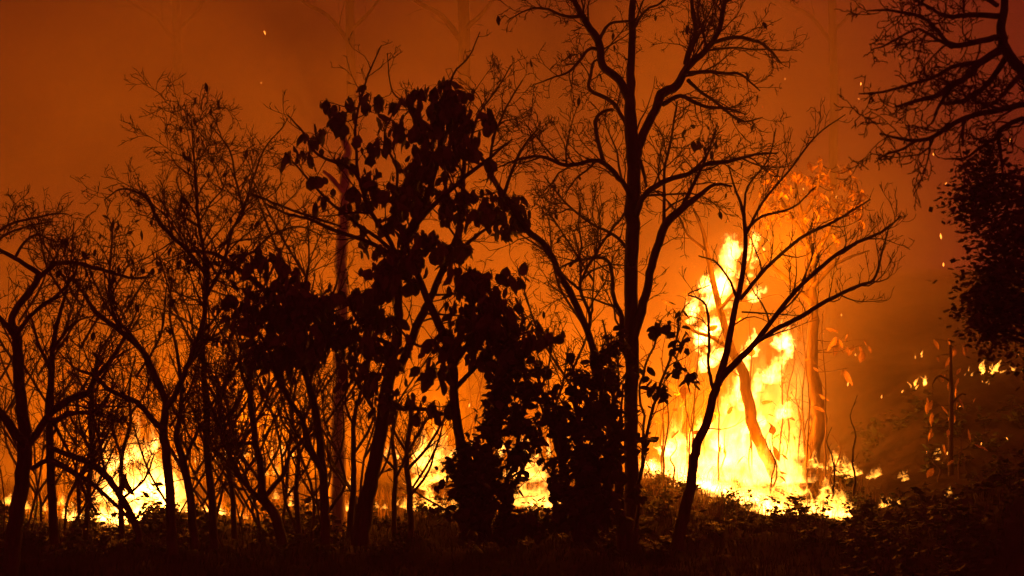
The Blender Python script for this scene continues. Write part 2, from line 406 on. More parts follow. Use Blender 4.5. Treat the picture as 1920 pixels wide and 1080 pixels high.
fire('ground_fire', 'narrow upright fire between the leafy tree trunk and the round-leaved shrub', 'fire', 803, 870, 24.0, [
    (792, 815, 880, 874, 24.0, 24.0, 5, 80, 130, 0.6, 'body_mid'),
    (760, 855, 955, 960, 22.8, 22.4, 7, 30, 75, 0.8, 'body_small'),
    (775, 835, 910, 905, 23.6, 23.6, 5, 30, 60, 1.0, 'body_small'),
    (745, 860, 952, 958, 22.8, 22.6, 14, 8, 22, 1.0, 'flame_small')], [(803, 840, 23.9, 190)], seed=15)
fire('ground_fire', 'fire glimpsed through gaps in the round-leaved shrub', 'fire', 1010, 945, 22.6, [
    (975, 1035, 955, 955, 22.6, 22.6, 6, 50, 90, 1.0, 'body_mid'),
    (985, 1020, 905, 900, 23.0, 23.0, 4, 50, 100, 0.8, 'body_mid')], [(1008, 900, 23.2, 170)], seed=16)
q = 0
for (x, y, n, h, w_) in [(505, 893, 6, 34, 16), (395, 985, 6, 36, 12), (425, 990, 6, 34, 14), (575, 945, 9, 34, 34), (530, 935, 5, 22, 14),
                       (650, 915, 5, 40, 8), (655, 955, 6, 24, 14), (455, 965, 5, 20, 16), (345, 975, 5, 26, 10), (715, 955, 5, 22, 12),
                       (330, 1012, 4, 24, 6), (20, 945, 5, 26, 14), (65, 960, 5, 26, 16), (110, 945, 5, 28, 12), (600, 905, 6, 20, 24), (470, 940, 5, 18, 14)]:
    q += 1; d_ = 22.0 + 6400 / (y - 690) * 0.0 + R.uniform(0.2, 1.2)
    fire('grass_fire', 'low patch of flame flickering in the undergrowth between the bare saplings', 'fire', x, y, d_, [
        (x - w_, x + w_, y, y, d_, d_ - 0.1, max(2, n // 2), h * 0.5, h * 1.2, 0.9, 'body_small'), (x - w_, x + w_, y, y, d_, d_ - 0.1, 3, 5, 12, 1.0, 'flame_small')],
        [(x, y - h, d_, 50)] if q in (1, 2, 4, 6, 8, 13, 16) else (), 'flames in the undergrowth', seed=30 + q)
for (x, y, n, h, w_, d_) in [(1714, 728, 4, 26, 9, 27.2), (1732, 722, 4, 32, 6, 27.2), (1816, 722, 4, 24, 9, 27.4), (1840, 716, 4, 40, 5, 27.4), (1868, 718, 4, 32, 9, 27.5),
                       (1905, 712, 5, 18, 14, 27.6), (1850, 752, 3, 14, 9, 26.4), (1725, 672, 3, 18, 7, 28.6)]:
    q += 1
    fire('slope_fire', 'tiny flame burning on the rising dark slope beyond the dry-leaved sapling', 'fire', x, y, d_, [
        (x - w_, x + w_, y + 2, y - 2, d_, d_, n, h * 0.5, h, 1.0, 'flame_small')], [(x, y - 10, d_, 10)] if q % 3 == 0 else (), 'flames on the slope', seed=30 + q)
for (x, y, n, h, w_, d_) in [(1672, 968, 6, 26, 12, 22.5), (1782, 932, 4, 14, 10, 21.5), (1697, 905, 4, 18, 8, 24), (1757, 880, 5, 24, 8, 24.2), (1640, 900, 4, 20, 8, 24.5), (1590, 890, 8, 34, 22, 24.6), (1545, 880, 7, 36, 20, 25)]:
    q += 1
    fire('grass_fire', 'small flame smouldering on the dark ground near the dry-leaved sapling', 'fire', x, y, d_, [
        (x - w_, x + w_, y + 1, y - 1, d_, d_, max(2, n // 2), h * 0.7, h * 1.5, 1.0, 'body_small'), (x - w_, x + w_, y, y, d_, d_, 4, 5, 12, 1.0, 'flame_small')], (), 'small ground flames', seed=30 + q)
# deeper fires, added behind the trees to even out the glow in the smoke
fire('added_far_fire', 'added far fire lighting the smoke behind the left saplings', 'fire', 420, 860, 33, [
    (330, 560, 868, 860, 33, 33, 16, 20, 50, 1.0, 'flame_mid')], [(470, 790, 30, 1000), (150, 830, 28, 400)], seed=71)
fire('added_far_fire', 'added far fire lighting the smoke behind the leafy tree', 'fire', 900, 850, 34, [
    (700, 1120, 862, 855, 34, 34, 22, 20, 55, 1.0, 'flame_mid')], [(820, 790, 32, 600), (1080, 780, 32, 480)], seed=72)

SPK = [(1200 + 420 * R.random(), 120 + 560 * R.random() ** .7, R.uniform(1.6, 3.4), R.uniform(22.5, 27)) for _ in range(34)] + [(80 + 1000 * R.random(), 560 + 330 * R.random(), R.uniform(1.6, 3.0), R.uniform(22, 25)) for _ in range(16)]
sp = MB(); tube(sp, [(0, 0, -1), (0.1, 0, -0.4), (0, 0.1, 0.3), (0.1, 0, 1)], [0.1, 0.55, 0.5, 0.05], 6); SPARK = sp.mesh('spark', M['ember'])
for (x, y, r_, d_) in [(1614, 157, 5, 24), (1750, 289, 5, 25), (1774, 344, 4, 25), (1764, 443, 8, 25), (1769, 496, 7, 25), (496, 61, 6, 30), (1653, 744, 5, 26), (1604, 665, 4, 25), (1590, 720, 7, 25),
                   (1472, 148, 3, 26), (1688, 110, 3, 25), (1894, 263, 5, 22), (1738, 848, 6, 24), (1776, 850, 5, 24), (1910, 664, 4, 27), (1840, 832, 4, 24), (1888, 822, 4, 24), (1862, 926, 4, 22),
                   (1692, 734, 5, 27), (1800, 762, 3, 25), (490, 155, 3, 30), (1820, 700, 4, 30), (1700, 905, 4, 24), (1740, 915, 5, 23.5), (1765, 905, 5, 23.5), (553, 720, 6, 24), (880, 760, 6, 23)] + SPK:
    o = bpy.data.objects.new('spark', SPARK); COL.objects.link(o); s_ = 0.7 * r_ * d_ / FPX
    o.location = tuple(W(x, y, d_)); o.scale = (s_ * 0.55, s_ * 0.55, s_); o.rotation_euler = (R.gauss(0, .4), R.gauss(0, .5), R.uniform(0, 6))
    tag(o, 'single glowing ember drifting in the smoky air', 'spark', 'embers adrift in the air')

# ------------------------------------------------------------------ trees: hand-laid limbs, grown twigs
def path_px(pts, d, r0, r1, dz=0.0, per=4, jit=0.22, rng=R):
    """limb through bearings (px, py) at distance d; radii in px at the ends; dz bends it towards or away from the road"""
    n = len(pts); rows = []
    dd0, dd1 = (d if isinstance(d, tuple) else (d, d + dz))
    for k, p in enumerate(pts):
        u = k / max(1, n - 1); dd = dd0 + (dd1 - dd0) * u
        r = (p[2] if len(p) > 2 else r0 + (r1 - r0) * u) * dd / FPX
        rows.append([*W(p[0], p[1], dd), r])
    return smooth_path(rows, per, jit, rng)

def rot_about(v, axis, a):
    axis = unit(axis); return v * math.cos(a) + np.cross(axis, v) * math.sin(a) + axis * np.dot(axis, v) * (1 - math.cos(a))

def twig_path(p, d, L, r0, rng, wander=0.25, up=0.15, n=7, rmin=0.0024):
    P = [np.array([*p, r0])]; d = unit(d); st = L / n
    cv = np.array([rng.gauss(0, 1) for _ in range(3)]) * 0.12
    for k in range(1, n + 1):
        d = unit(d + np.array([rng.gauss(0, 1) for _ in range(3)]) * wander * 0.5 + cv + np.array([0, 0, up * 0.35]))
        q = P[-1][:3] + d * st
        P.append(np.array([*q, max(rmin, r0 * (1 - 0.85 * k / n))]))
    return np.array(P)

def sprout(mb, Q, rng, level, density, lmul, up=0.15, t0=0.25, ang=(28, 62), rmin=0.0028, wander=0.25, ends=None, Lmax=1.1, flat=0.75):
    """side shoots along the limb Q (rows x,y,z,r), recursively"""
    seg = np.linalg.norm(np.diff(Q[:, :3], axis=0), axis=1); S = np.concatenate([[0], np.cumsum(seg)]); L = S[-1]
    n = int(L * (1 - t0) * density + rng.random())
    for k in range(n):
        u = t0 + (1 - t0) * (k + rng.random()) / max(1, n); s = u * L
        i = min(len(seg) - 1, int(np.searchsorted(S, s, 'right') - 1)); f = (s - S[i]) / max(seg[i], 1e-6)
        p = Q[i] * (1 - f) + Q[i + 1] * f
        T = unit(Q[i + 1, :3] - Q[i, :3])
        ax = np.cross(T, np.array([rng.gauss(0, 1), rng.gauss(0, 1), rng.gauss(0, 1)]))
        D = rot_about(T, ax, math.radians(rng.uniform(*ang))); D[1] *= flat
        l = min(Lmax, lmul * L * rng.uniform(0.35, 1.0) * (1.15 - 0.6 * u)); l = max(l, 0.06)
        r0 = max(rmin, min(p[3] * 0.6, l * 0.012 + rmin * 0.6))
        C = twig_path(p[:3], D, l, r0, rng, wander, up, n=6 if level > 0 else 5, rmin=rmin)
        tube(mb, C[:, :3], C[:, 3], 3 if r0 < 0.006 else 4)
        if ends is not None: ends.append((C[-1, :3].copy(), C[-1, :3] - C[-2, :3]))
        if level > 0:
            sprout(mb, C, rng, level - 1, density * 1.25, 0.55, up, 0.2, ang, rmin, wander, ends, Lmax * 0.7, flat)

def make_tree(name, label, trunk, limbs, mat='bark', seed=1, level=1, density=7, lmul=0.45, up=0.15, group=None, cat='tree',
              trunk_twigs=0.0, sides=9, rmin=0.0030, wander=0.28, limb_opts=None, Lmax=0.9, flat=0.75):
    """trunk and limbs are paths; every limb is a part of its own with its twigs as a sub-part"""
    rng = random.Random(seed); root = trunk[0, :3].copy()
    t = thing(name, label, cat, root, group); paths = [trunk]; ends = []
    mb = MB(); Qt = trunk.copy(); x, y = Qt[0, :2]
    tube(mb, Qt[:, :3], Qt[:, 3], sides); tr = mb.build('trunk', M[mat], t, root)
    if trunk_twigs:
        tw = MB(); sprout(tw, trunk, rng, max(0, level - 1), trunk_twigs, 0.22, up, 0.3, rmin=rmin, wander=wander, ends=ends, Lmax=Lmax * 0.8, flat=flat)
        if tw.n: tw.build('twigs', M[mat], tr, root, kind='stuff')
    for k, Lp in enumerate(limbs):
        opt = (limb_opts or {}).get(k, {})
        mb = MB(); tube(mb, Lp[:, :3], Lp[:, 3], 7 if Lp[0, 3] > 0.02 else 5)
        b = mb.build('branch', M[mat], t, root)
        tw = MB(); sprout(tw, Lp, rng, opt.get('level', level), opt.get('density', density), opt.get('lmul', lmul), opt.get('up', up), opt.get('t0', 0.12), rmin=rmin, wander=wander, ends=ends, Lmax=opt.get('Lmax', Lmax), flat=flat)
        if tw.n: tw.build('twigs', M[mat], b, root, kind='stuff')
        paths.append(Lp)
    return t, paths, ends

# leaves: folded, curling blades that share a few meshes
def leaf_mesh(name, mat, seed, wid=0.3, droop=0.5, fold=0.35, st=7):
    rng = random.Random(seed); V = []; n = st
    a1 = rng.uniform(0.7, 1.1)
    for k in range(n):
        u = k / (n - 1); w = wid * (math.sin(math.pi * u ** 0.75)) ** 0.85 * (1 + rng.gauss(0, 0.14)); w = max(w, 0.008)
        ang = droop * a1 * u * 1.3; x = math.sin(ang) / max(droop * a1 * 1.3, 1e-3) if droop else u; z = -(1 - math.cos(ang)) / max(droop * a1 * 1.3, 1e-3)
        sl, sr_ = rng.uniform(0.6, 1.3), rng.uniform(0.6, 1.3)
        V += [(x, w * sl ** 0.15, z + w * fold * sl * -1), (x, 0, z), (x, -w, z - w * fold * sr_)]
    F = []
    for k in range(n - 1):
        b = 3 * k; F += [(b, b + 1, b + 4, b + 3), (b + 1, b + 2, b + 5, b + 4)]
    mb = MB(); mb.add(V, F); return mb.mesh(name, M[mat])
BIG = [leaf_mesh('leaf', 'leaf', 200 + q, 0.23 + 0.045 * (q % 3), 0.6 + 0.3 * (q % 4), 0.35 + 0.18 * (q % 3)) for q in range(8)]
SMALL = [leaf_mesh('leaf', 'shrub_leaf', 220 + q, 0.36 + 0.03 * (q % 3), 0.35, 0.2, 5) for q in range(6)]
DRY = [leaf_mesh('leaf', 'dry_leaf', 240 + q, 0.17 + 0.05 * (q % 3), 0.7, 0.6, 6) for q in range(6)]
DARKDRY = [leaf_mesh('leaf', 'bark', 260 + q, 0.2 + 0.05 * (q % 2), 0.8, 0.7, 6) for q in range(4)]

def leaf_mat4(p, d, size, rng, roll=None):
    d = Vector(unit(np.asarray(d, float))); q = d.to_track_quat('X', 'Z')
    return Matrix.Translation(Vector(p)) @ q.to_matrix().to_4x4() @ Matrix.Rotation(rng.gauss(0, 0.5) if roll is None else roll, 4, 'X') @ Matrix.Diagonal((size, size * rng.uniform(0.85, 1.2), size, 1))

def put_leaf(t, p, d, size, meshes, rng):
    return link_mesh('leaf', rng.choice(meshes), t, leaf_mat4(np.asarray(p) - np.array(t.location), d, size, rng))

def nearest(paths, p, skip=0.0):
    best = None
    for Q in paths:
        dd = np.linalg.norm((Q[:, :3] - p) * np.array([1, 0.6, 1]), axis=1) + 0.25 * np.maximum(Q[:, 2] - p[2], 0)
        k = int(np.argmin(dd))
        if best is None or dd[k] < best[0]: best = (dd[k], Q[k])
    return best[1]

def bake_leaf(fol, p, d, size, meshes, rng):
    me = meshes[rng.randrange(len(meshes))]; m4 = np.array(leaf_mat4(p, d, size, rng)); V = np.array([v.co for v in me.vertices]) @ m4[:3, :3].T + m4[:3, 3]
    fol.add(V, np.array([list(q.vertices) for q in me.polygons]))
def leaf_clusters(t, paths, spots, d, size, n, meshes, rng, depth=0.5, mat='bark', droop=(0.3, 1.9), limit=290, spread=.07):
    """each spot (px, py[, scale]) a bunch of drooping leaves on its own twig reaching from the nearest limb"""
    tw = MB(); root = np.array(t.location); L_ = []
    for s in spots:
        sc_ = s[2] if len(s) > 2 else 1.0
        p = W(s[0], s[1], d + rng.gauss(0, depth)); q = nearest(paths, p)
        v = p - q[:3]; L = np.linalg.norm(v)
        mid = q[:3] + v * 0.5 + np.array([rng.gauss(0, .06), rng.gauss(0, .06), -0.10 * L]) * min(1, L)
        r0 = min(q[3] * 0.7, 0.004 + 0.006 * L)
        Q = smooth_path([[*q[:3], r0], [*mid, r0 * 0.8], [*p, 0.003]], 4, 0.5, rng); tube(tw, Q[:, :3], Q[:, 3], 4)
        k = max(2, int(round(n * sc_ * rng.uniform(0.8, 1.2))))
        for j in range(k):
            a = 2 * math.pi * (j + rng.random() * 0.7) / max(4, k * .5)
            D = np.array([math.cos(a), math.sin(a) * 0.85, -rng.uniform(*droop) + 0.15])
            base = p + np.array([rng.gauss(0, 1), rng.gauss(0, 1), rng.gauss(0, .8)]) * spread * sc_
            nd = Q[max(0, len(Q) - 1 - rng.randrange(3)), :3]; tube(tw, [nd, (nd + base) * .5 + np.array([0, 0, .01]), base], [.0022, .002, .0018], 3)
            L_.append((base, D, size * (rng.uniform(0.45, 1.2) if rng.random() < .8 else rng.uniform(.3, .6))))
    L_.sort(key=lambda e_: -e_[2]); fol = MB()
    for (b_, D, s_) in L_[:limit]: put_leaf(t, b_, D, s_, meshes, rng)
    for (b_, D, s_) in L_[limit:]: bake_leaf(fol, b_ - root, D, s_, meshes, rng)
    if fol.n: fol.build('foliage', meshes[0].materials[0], t, kind='stuff')
    if tw.n: tw.build('twigs', M[mat], t, root, kind='stuff')

P = path_px
# ---- tall bare tree
d = 20.0
trunk = P([(1183, 1045, 17), (1184, 980, 15), (1184, 880, 13.5), (1183, 760, 13), (1184, 640, 13), (1183, 520, 13), (1184, 420, 13.5), (1188, 330, 13), (1184, 260, 13), (1180, 190, 10.5), (1183, 120, 7.5), (1185, 40, 6.5), (1187, -40, 5.5), (1180, -130, 4), (1190, -220, 2)], d, 12, 5)
limbs = [
    P([(1186, 645, 8), (1199, 598, 9), (1214, 538, 8), (1225, 487, 8), (1247, 424, 8), (1281, 390, 7), (1310, 368, 5), (1340, 346, 3), (1372, 350, 2)], d, 8, 2, -0.5),
    P([(1278, 392, 5), (1292, 361, 4), (1310, 327, 3), (1330, 280, 2), (1345, 230, 1.2)], d - 0.2, 5, 1, -0.4),
    P([(1183, 690, 6), (1166, 640, 6), (1166, 594, 5), (1151, 557, 4), (1144, 498, 3.5), (1121, 483, 3), (1066, 494, 2), (1030, 515, 1)], d, 5, 1, 0.5),
    P([(1184, 390, 6), (1177, 357, 5), (1154, 327, 5), (1132, 306, 4.5), (1111, 301, 4), (1062, 310, 3.6), (1013, 293, 3), (970, 300, 2), (925, 318, 1)], d, 6, 1, -0.8),
    P([(1130, 300, 4), (1120, 260, 4), (1117, 225, 3.6), (1130, 210, 3), (1148, 205, 2.5)], d - 0.3, 4, 2, 0.2),
    P([(1180, 245, 5), (1166, 218, 4), (1145, 189, 4), (1105, 168, 3.5), (1108, 140, 3), (1112, 118, 2.2), (1125, 108, 1.5)], d, 5, 1.5, 0.5),
    P([(1180, 190, 8), (1160, 150, 8), (1129, 122, 7.5), (1124, 80, 7.5), (1102, 46, 6.5), (1084, 15, 5.5), (1060, -30, 4), (1030, -80, 3)], d, 8, 3, -0.6),
    P([(1123, 92, 4), (1105, 92, 3.2), (1088, 112, 3), (1066, 135, 2.4), (1032, 147, 1.6), (1000, 160, 1)], d - 0.2, 4, 1, -0.5),
    P([(1125, 72, 4), (1136, 52, 3), (1150, 42, 2.5), (1178, 40, 2.5)], d - 0.2, 3, 2, 0.2),
    P([(1188, 310, 9), (1200, 269, 9), (1212, 238, 8.5), (1233, 196, 8.5), (1240, 177, 9.5), (1270, 159, 8.5), (1288, 128, 7), (1322, 95, 6), (1346, 61, 5), (1356, 18, 4.5), (1366, -40, 3.5), (1370, -100, 2)], d, 9, 3, 0.9),
    P([(1285, 120, 5), (1296, 85, 5), (1304, 61, 4.5), (1299, 15, 3.5), (1290, -30, 2.5), (1284, -80, 1.5)], d + 0.5, 5, 2, 0.3),
    P([(1290, 137, 4), (1328, 134, 3.5), (1360, 138, 3), (1389, 140, 2.4), (1425, 170, 1.2)], d + 0.5, 4, 1, -0.4),
    P([(1335, 80, 4), (1380, 70, 3.6), (1423, 79, 3), (1445, 95, 2.4), (1465, 119, 1.2)], d + 0.7, 4, 1, 0.3),
    P([(1242, 196, 5), (1276, 180, 4), (1310, 196, 3.5), (1337, 202, 3), (1362, 203, 2.5), (1400, 215, 1.2)], d + 0.3, 4, 1, -0.6),
    P([(1290, 150, 4), (1310, 170, 3), (1340, 190, 3), (1370, 215, 2.4), (1395, 228, 2), (1430, 220, 1)], d + 0.5, 4, 1, 0.5),
    P([(1190, 420, 6), (1199, 387, 6), (1214, 360, 5.5), (1251, 338, 5), (1290, 326, 4.5), (1322, 308, 4), (1368, 302, 3.5), (1416, 290, 2.5), (1459, 287, 1.2)], d, 6, 1, -0.7),
    P([(1245, 428, 4), (1245, 380, 3), (1246, 320, 2.6), (1258, 260, 2.2), (1270, 190, 1.8)], d - 0.1, 3, 1.5, 0.2),
    P([(1200, 300, 4), (1208, 330, 3), (1212, 350, 2.5)], d + 0.1, 3, 2, 0.1),
    P([(1180, 470, 3.5), (1150, 440, 3), (1110, 420, 2.5), (1060, 380, 2), (1020, 330, 1.2)], d, 3, 1, 0.8),
    P([(1184, 60, 3), (1210, 20, 2.4), (1240, 5, 2), (1275, -30, 1.5)], d, 3, 1, -0.6),
    P([(1095, 30, 4), (1060, 30, 3), (1020, 15, 2.4), (985, 20, 1.5), (950, 40, 1)], d - 0.4, 4, 1, -0.3),
]
tall, tall_paths, tall_ends = make_tree('bare_tree', 'tallest bare tree with a straight dark trunk forking into crooked limbs', trunk, limbs, seed=21, level=2, density=14, lmul=0.55, trunk_twigs=1.0, Lmax=0.95, wander=0.36, rmin=0.0030,
    limb_opts={0: dict(density=5, t0=.4), 2: dict(density=8), 9: dict(density=13, t0=.35), 6: dict(t0=.3)})
rngl = random.Random(5)
for p_, dd_ in rngl.sample(tall_ends, 60):
    put_leaf(tall, p_, dd_ + np.array([0, 0, -0.05]), rngl.uniform(0.05, 0.10), DARKDRY, rngl)
leaf_clusters(tall, tall_paths, [(1290, 255, .8), (1315, 275, .8), (1310, 262, .6), (1122, 515, .5), (1025, 390, .4)], d, 0.10, 6, BIG, rngl, 0.1)

# ---- slender fan-branched sapling before the big fire
d = 19.4
trunk = P([(1268, 1030, 13), (1277, 985, 12), (1290, 937, 11), (1297, 900, 9.5), (1303, 847, 9), (1323, 797, 8.5), (1337, 747, 8), (1347, 716, 8), (1363, 659, 6.5), (1379, 573, 5.5), (1391, 524, 5), (1398, 443, 4), (1392, 390, 3), (1378, 353, 2), (1366, 310, 1.2)], d, 10, 2)
limbs = [
    P([(1345, 720, 7), (1380, 680, 6.5), (1416, 643, 5.5), (1461, 582, 4.5), (1526, 512, 4), (1591, 463, 3.4), (1652, 435, 2.5), (1690, 405, 1.2)], d, 6, 1, -0.5),
    P([(1416, 643, 5), (1460, 615, 4.5), (1501, 594, 4.5), (1550, 565, 4), (1607, 537, 3.4), (1638, 524, 2.6), (1652, 480, 1.8), (1668, 420, 1.2)], d - 0.15, 5, 1, -0.6),
    P([(1388, 561, 4), (1436, 504, 3.6), (1501, 447, 3.2), (1567, 414, 2.6), (1632, 374, 1.5)], d + 0.05, 4, 1, 0.5),
    P([(1399, 431, 3), (1428, 406, 2.8), (1485, 390, 2), (1530, 350, 1.2)], d + 0.1, 3, 1, 0.4),
    P([(1398, 440, 3), (1430, 380, 2.4), (1480, 320, 2), (1530, 255, 1.6), (1585, 215, 1)], d + 0.1, 3, 1, -0.4),
    P([(1395, 400, 2.6), (1402, 350, 2), (1440, 300, 1.6), (1455, 240, 1)], d, 2.5, 1, 0.3),
    P([(1340, 735, 4), (1333, 713, 3.5), (1328, 680, 3.2), (1330, 647, 3), (1326, 580, 2.6), (1310, 560, 2), (1290, 551, 1.5), (1330, 535, 1.2)], d, 4, 1, 0.3),
    P([(1382, 560, 3), (1365, 520, 2.4), (1340, 490, 2), (1310, 480, 1.3)], d, 3, 1, -0.3),
    P([(1391, 585, 2), (1440, 588, 1.6), (1500, 592, 1)], d, 2, 1, 0.2),
]
fan, fan_paths, _ = make_tree('bare_sapling', 'slender leaning sapling with long fanned branches before the largest blaze', trunk, limbs, seed=22, level=2, density=9.0, lmul=0.38, up=0.5, trunk_twigs=2.2, Lmax=0.7, rmin=0.0028,
    limb_opts={0: dict(density=10, t0=.25, up=.5), 1: dict(density=12, t0=.3, up=.9)})

# ---- leaning branchy tree
d = 19.7
trunk = P([(1165, 1030, 10), (1160, 900, 9), (1142, 780, 8), (1121, 690, 7), (1099, 616, 6.5), (1070, 550, 6.5), (1047, 509, 6), (1025, 464, 6), (988, 431, 6), (962, 390, 5.5), (930, 345, 5), (905, 300, 4), (870, 262, 3), (846, 215, 2)], d, 8, 3, 0.3)
limbs = [
    P([(1103, 625, 4), (1106, 590, 3.5), (1088, 545, 3.2), (1095, 515, 3), (1133, 450, 2.6), (1170, 401, 2), (1176, 385, 1.5)], d, 4, 1.5, 0.4),
    P([(1090, 545, 3), (1060, 520, 2.4), (1020, 470, 2), (975, 440, 1.2)], d, 3, 1, -0.4),
    P([(1088, 540, 2.6), (1086, 490, 2), (1060, 445, 1.8), (1030, 400, 1.5), (1018, 385, 1)], d, 2.6, 1, 0.4),
    P([(1068, 500, 2.6), (1090, 470, 2), (1085, 420, 1.6), (1090, 380, 1)], d, 2.6, 1, -0.2),
    P([(945, 365, 3.6), (960, 320, 3), (985, 270, 2.4), (1010, 240, 1.5)], d + 0.2, 3.5, 1, -0.4),
    P([(918, 320, 3.2), (925, 260, 2.6), (950, 200, 2), (980, 150, 1.2)], d + 0.2, 3, 1, 0.3),
    P([(880, 270, 2.6), (900, 210, 2.2), (930, 170, 1.6), (960, 120, 1)], d + 0.2, 3, 1, 0.5),
]
lean, lean_paths, _ = make_tree('leaning_tree', 'thin dark tree leaning into the broad-leaved tree with a tuft of leaves', trunk, limbs, seed=23, level=2, density=14, lmul=0.6, trunk_twigs=0.9, Lmax=0.8, wander=0.4)
leaf_clusters(lean, lean_paths, [(945, 380, 1.3), (925, 395, 1.0), (960, 370, 1.0), (980, 398, .9), (935, 410, 1.0), (955, 425, .8), (905, 365, .7)], d + 0.15, 0.16, 15, BIG, random.Random(31), 0.15)

# ---- broad-leaved trees in the middle
d = 19.2
trunk = P([(676, 1020, 19), (682, 965, 17), (696, 891, 14), (712, 819, 13), (722, 745, 12), (735, 680, 11), (747, 590, 9), (747, 520, 8), (765, 440, 7), (800, 370, 6), (822, 290, 5), (832, 215, 4), (838, 160, 2.5)], d, 14, 4, 0.2)
limbs = [
    P([(735, 700, 8), (757, 673, 8), (790, 593, 8), (803, 567, 7), (823, 523, 6.5), (857, 440, 5.5), (868, 360, 4.5), (870, 268, 3.5), (873, 201, 2.2)], d, 8, 2, 0.4),
    P([(747, 490, 5), (725, 442, 4.5), (690, 390, 4), (666, 324, 3.5), (596, 290, 2.6), (570, 250, 2), (540, 216, 1.2)], d, 5, 1.5, -0.4),
    P([(747, 510, 5), (733, 479, 4.5), (688, 453, 4), (625, 431, 3.6), (584, 412, 3), (540, 401, 2.4), (495, 380, 1.5)], d, 5, 1.5, 0.3),
    P([(735, 470, 4), (700, 440, 3.6), (670, 420, 3.2), (614, 375, 2.6), (577, 335, 2.2), (547, 301, 1.5)], d, 4, 1.5, 0.6),
    P([(672, 330, 3), (666, 242, 2.6), (681, 168, 2), (699, 120, 1.6), (715, 85, 1)], d - 0.2, 3, 1, 0.2),
    P([(765, 445, 5), (800, 398, 4.6), (873, 331, 4), (920, 295, 3), (960, 261, 1.5)], d, 5, 1.5, -0.5),
    P([(858, 470, 4), (885, 450, 3.4), (918, 424, 2.6), (940, 410, 1.8)], d + 0.3, 4, 2, 0.2),
    P([(740, 650, 5), (700, 630, 4), (670, 600, 3.4), (655, 560, 2.4)], d, 5, 2, -0.5),
    P([(725, 760, 5), (760, 765, 4.4), (810, 770, 3.6), (850, 785, 2.4)], d, 5, 2, -0.3),
    P([(760, 455, 4), (740, 400, 3.4), (745, 320, 2.6), (720, 260, 2), (735, 215, 1.4)], d, 4, 1.5, 0.5),
    P([(820, 300, 3), (790, 240, 2.6), (770, 200, 2), (735, 170, 1.4), (726, 100, 1)], d + 0.1, 3, 1, 0.4),
    P([(838, 200, 2.6), (850, 140, 2), (880, 105, 1.4), (900, 60, 1)], d + 0.1, 3, 1, -0.3),
]
broad, broad_paths, _ = make_tree('broad_leaved_tree', 'dark tree crowned with large drooping leaves beside the pale dead trunk', trunk, limbs, seed=24, level=2, density=7, lmul=0.5, trunk_twigs=1.2, Lmax=0.8, wander=0.4)
spotsA = [(670, 182), (710, 185, .6), (645, 222), (722, 228), (752, 245), (690, 278), (715, 270, .8), (825, 160, 1.2), (850, 175, 1.2), (780, 207), (830, 205, 1.2), (855, 240), (795, 260, 1.2), (815, 285, 1.2), (840, 270), (868, 225, .8),
          (915, 222, 1.0), (885, 262, .7), (922, 315, .7), (765, 320), (755, 350, 1.2), (815, 360, 1.3), (830, 385), (780, 370, 1.0), (680, 330, .8), (688, 370), (670, 395, 1.2), (750, 395), (800, 445), (705, 465, .7), (875, 455, .8), (840, 465, .8),
          (615, 190, .5), (625, 210, .8), (595, 250, .8), (580, 290), (610, 370, .7), (545, 285, .4), (595, 330, .5), (650, 300, .6), (790, 320, 1.0), (850, 330, .9), (730, 410, .7), (800, 300, 1.1)]
rngx = random.Random(8); spotsA += [(rngx.gauss(815, 38), rngx.uniform(150, 480), .9) for _ in range(26)] + [(rngx.gauss(740, 40), rngx.uniform(320, 480), .8) for _ in range(10)]
leaf_clusters(broad, broad_paths, spotsA, d + 0.1, 0.165, 12, BIG, random.Random(32), 0.3)

trunk = P([(876, 1010, 14), (872, 900, 12), (864, 838, 10), (855, 779, 9), (847, 680, 8), (823, 607, 8), (803, 567, 7), (780, 510, 6), (763, 463, 5), (748, 420, 4)], d - 0.5, 10, 4, 0.1)
limbs = [
    P([(848, 690, 5), (880, 640, 4.4), (900, 590, 3.8), (890, 540, 3), (880, 500, 2)], d - 0.5, 5, 2, -0.4),
    P([(852, 730, 5), (900, 680, 4), (940, 640, 3.4), (1000, 620, 2.2)], d - 0.5, 5, 2, 0.3),
    P([(830, 620, 4), (800, 650, 3), (770, 640, 2.4), (735, 600, 2)], d - 0.5, 4, 2, -0.4),
    P([(790, 530, 4), (750, 520, 3), (720, 500, 2.2)], d - 0.4, 4, 2, -0.2),
]
broad2, b2_paths, _ = make_tree('broad_leaved_tree', 'dark tree with heavy low clumps of large leaves above the round-leaved shrub', trunk, limbs, seed=25, level=2, density=7, lmul=0.5, trunk_twigs=1.5, Lmax=0.8, wander=0.4)
spotsB = [(735, 495, 1.3), (722, 520, 1.2), (745, 525, 1.0), (712, 505, .9), (682, 545, .6), (880, 512, 1.2), (905, 528, 1.2), (860, 545, 1.2), (890, 560, 1.4), (870, 590, 1.2), (920, 580, 1.3), (940, 610, 1.3), (900, 620, 1.3), (955, 640, 1.1), (875, 640, 1.1),
          (925, 655, 1.2), (1010, 612, 1.0), (990, 625, .9), (960, 600, 1.0), (1025, 625, .6), (812, 640, 1.2), (835, 660, 1.1), (805, 690, .9), (845, 625, .9), (670, 555, .7), (665, 615, .9), (695, 595, .9), (730, 598, .9), (700, 630, .8), (690, 712, .9), (712, 740, 1.0), (742, 752, 1.0), (790, 758, .9), (826, 770, .9), (760, 640, .8), (735, 680, .9)]
spotsB += [(rngx.gauss(905, 38), rngx.uniform(510, 680), 1.0) for _ in range(22)] + [(rngx.gauss(735, 16), rngx.uniform(480, 545), 1.0) for _ in range(6)] + [(rngx.gauss(700, 30), rngx.uniform(560, 760), .8) for _ in range(8)]
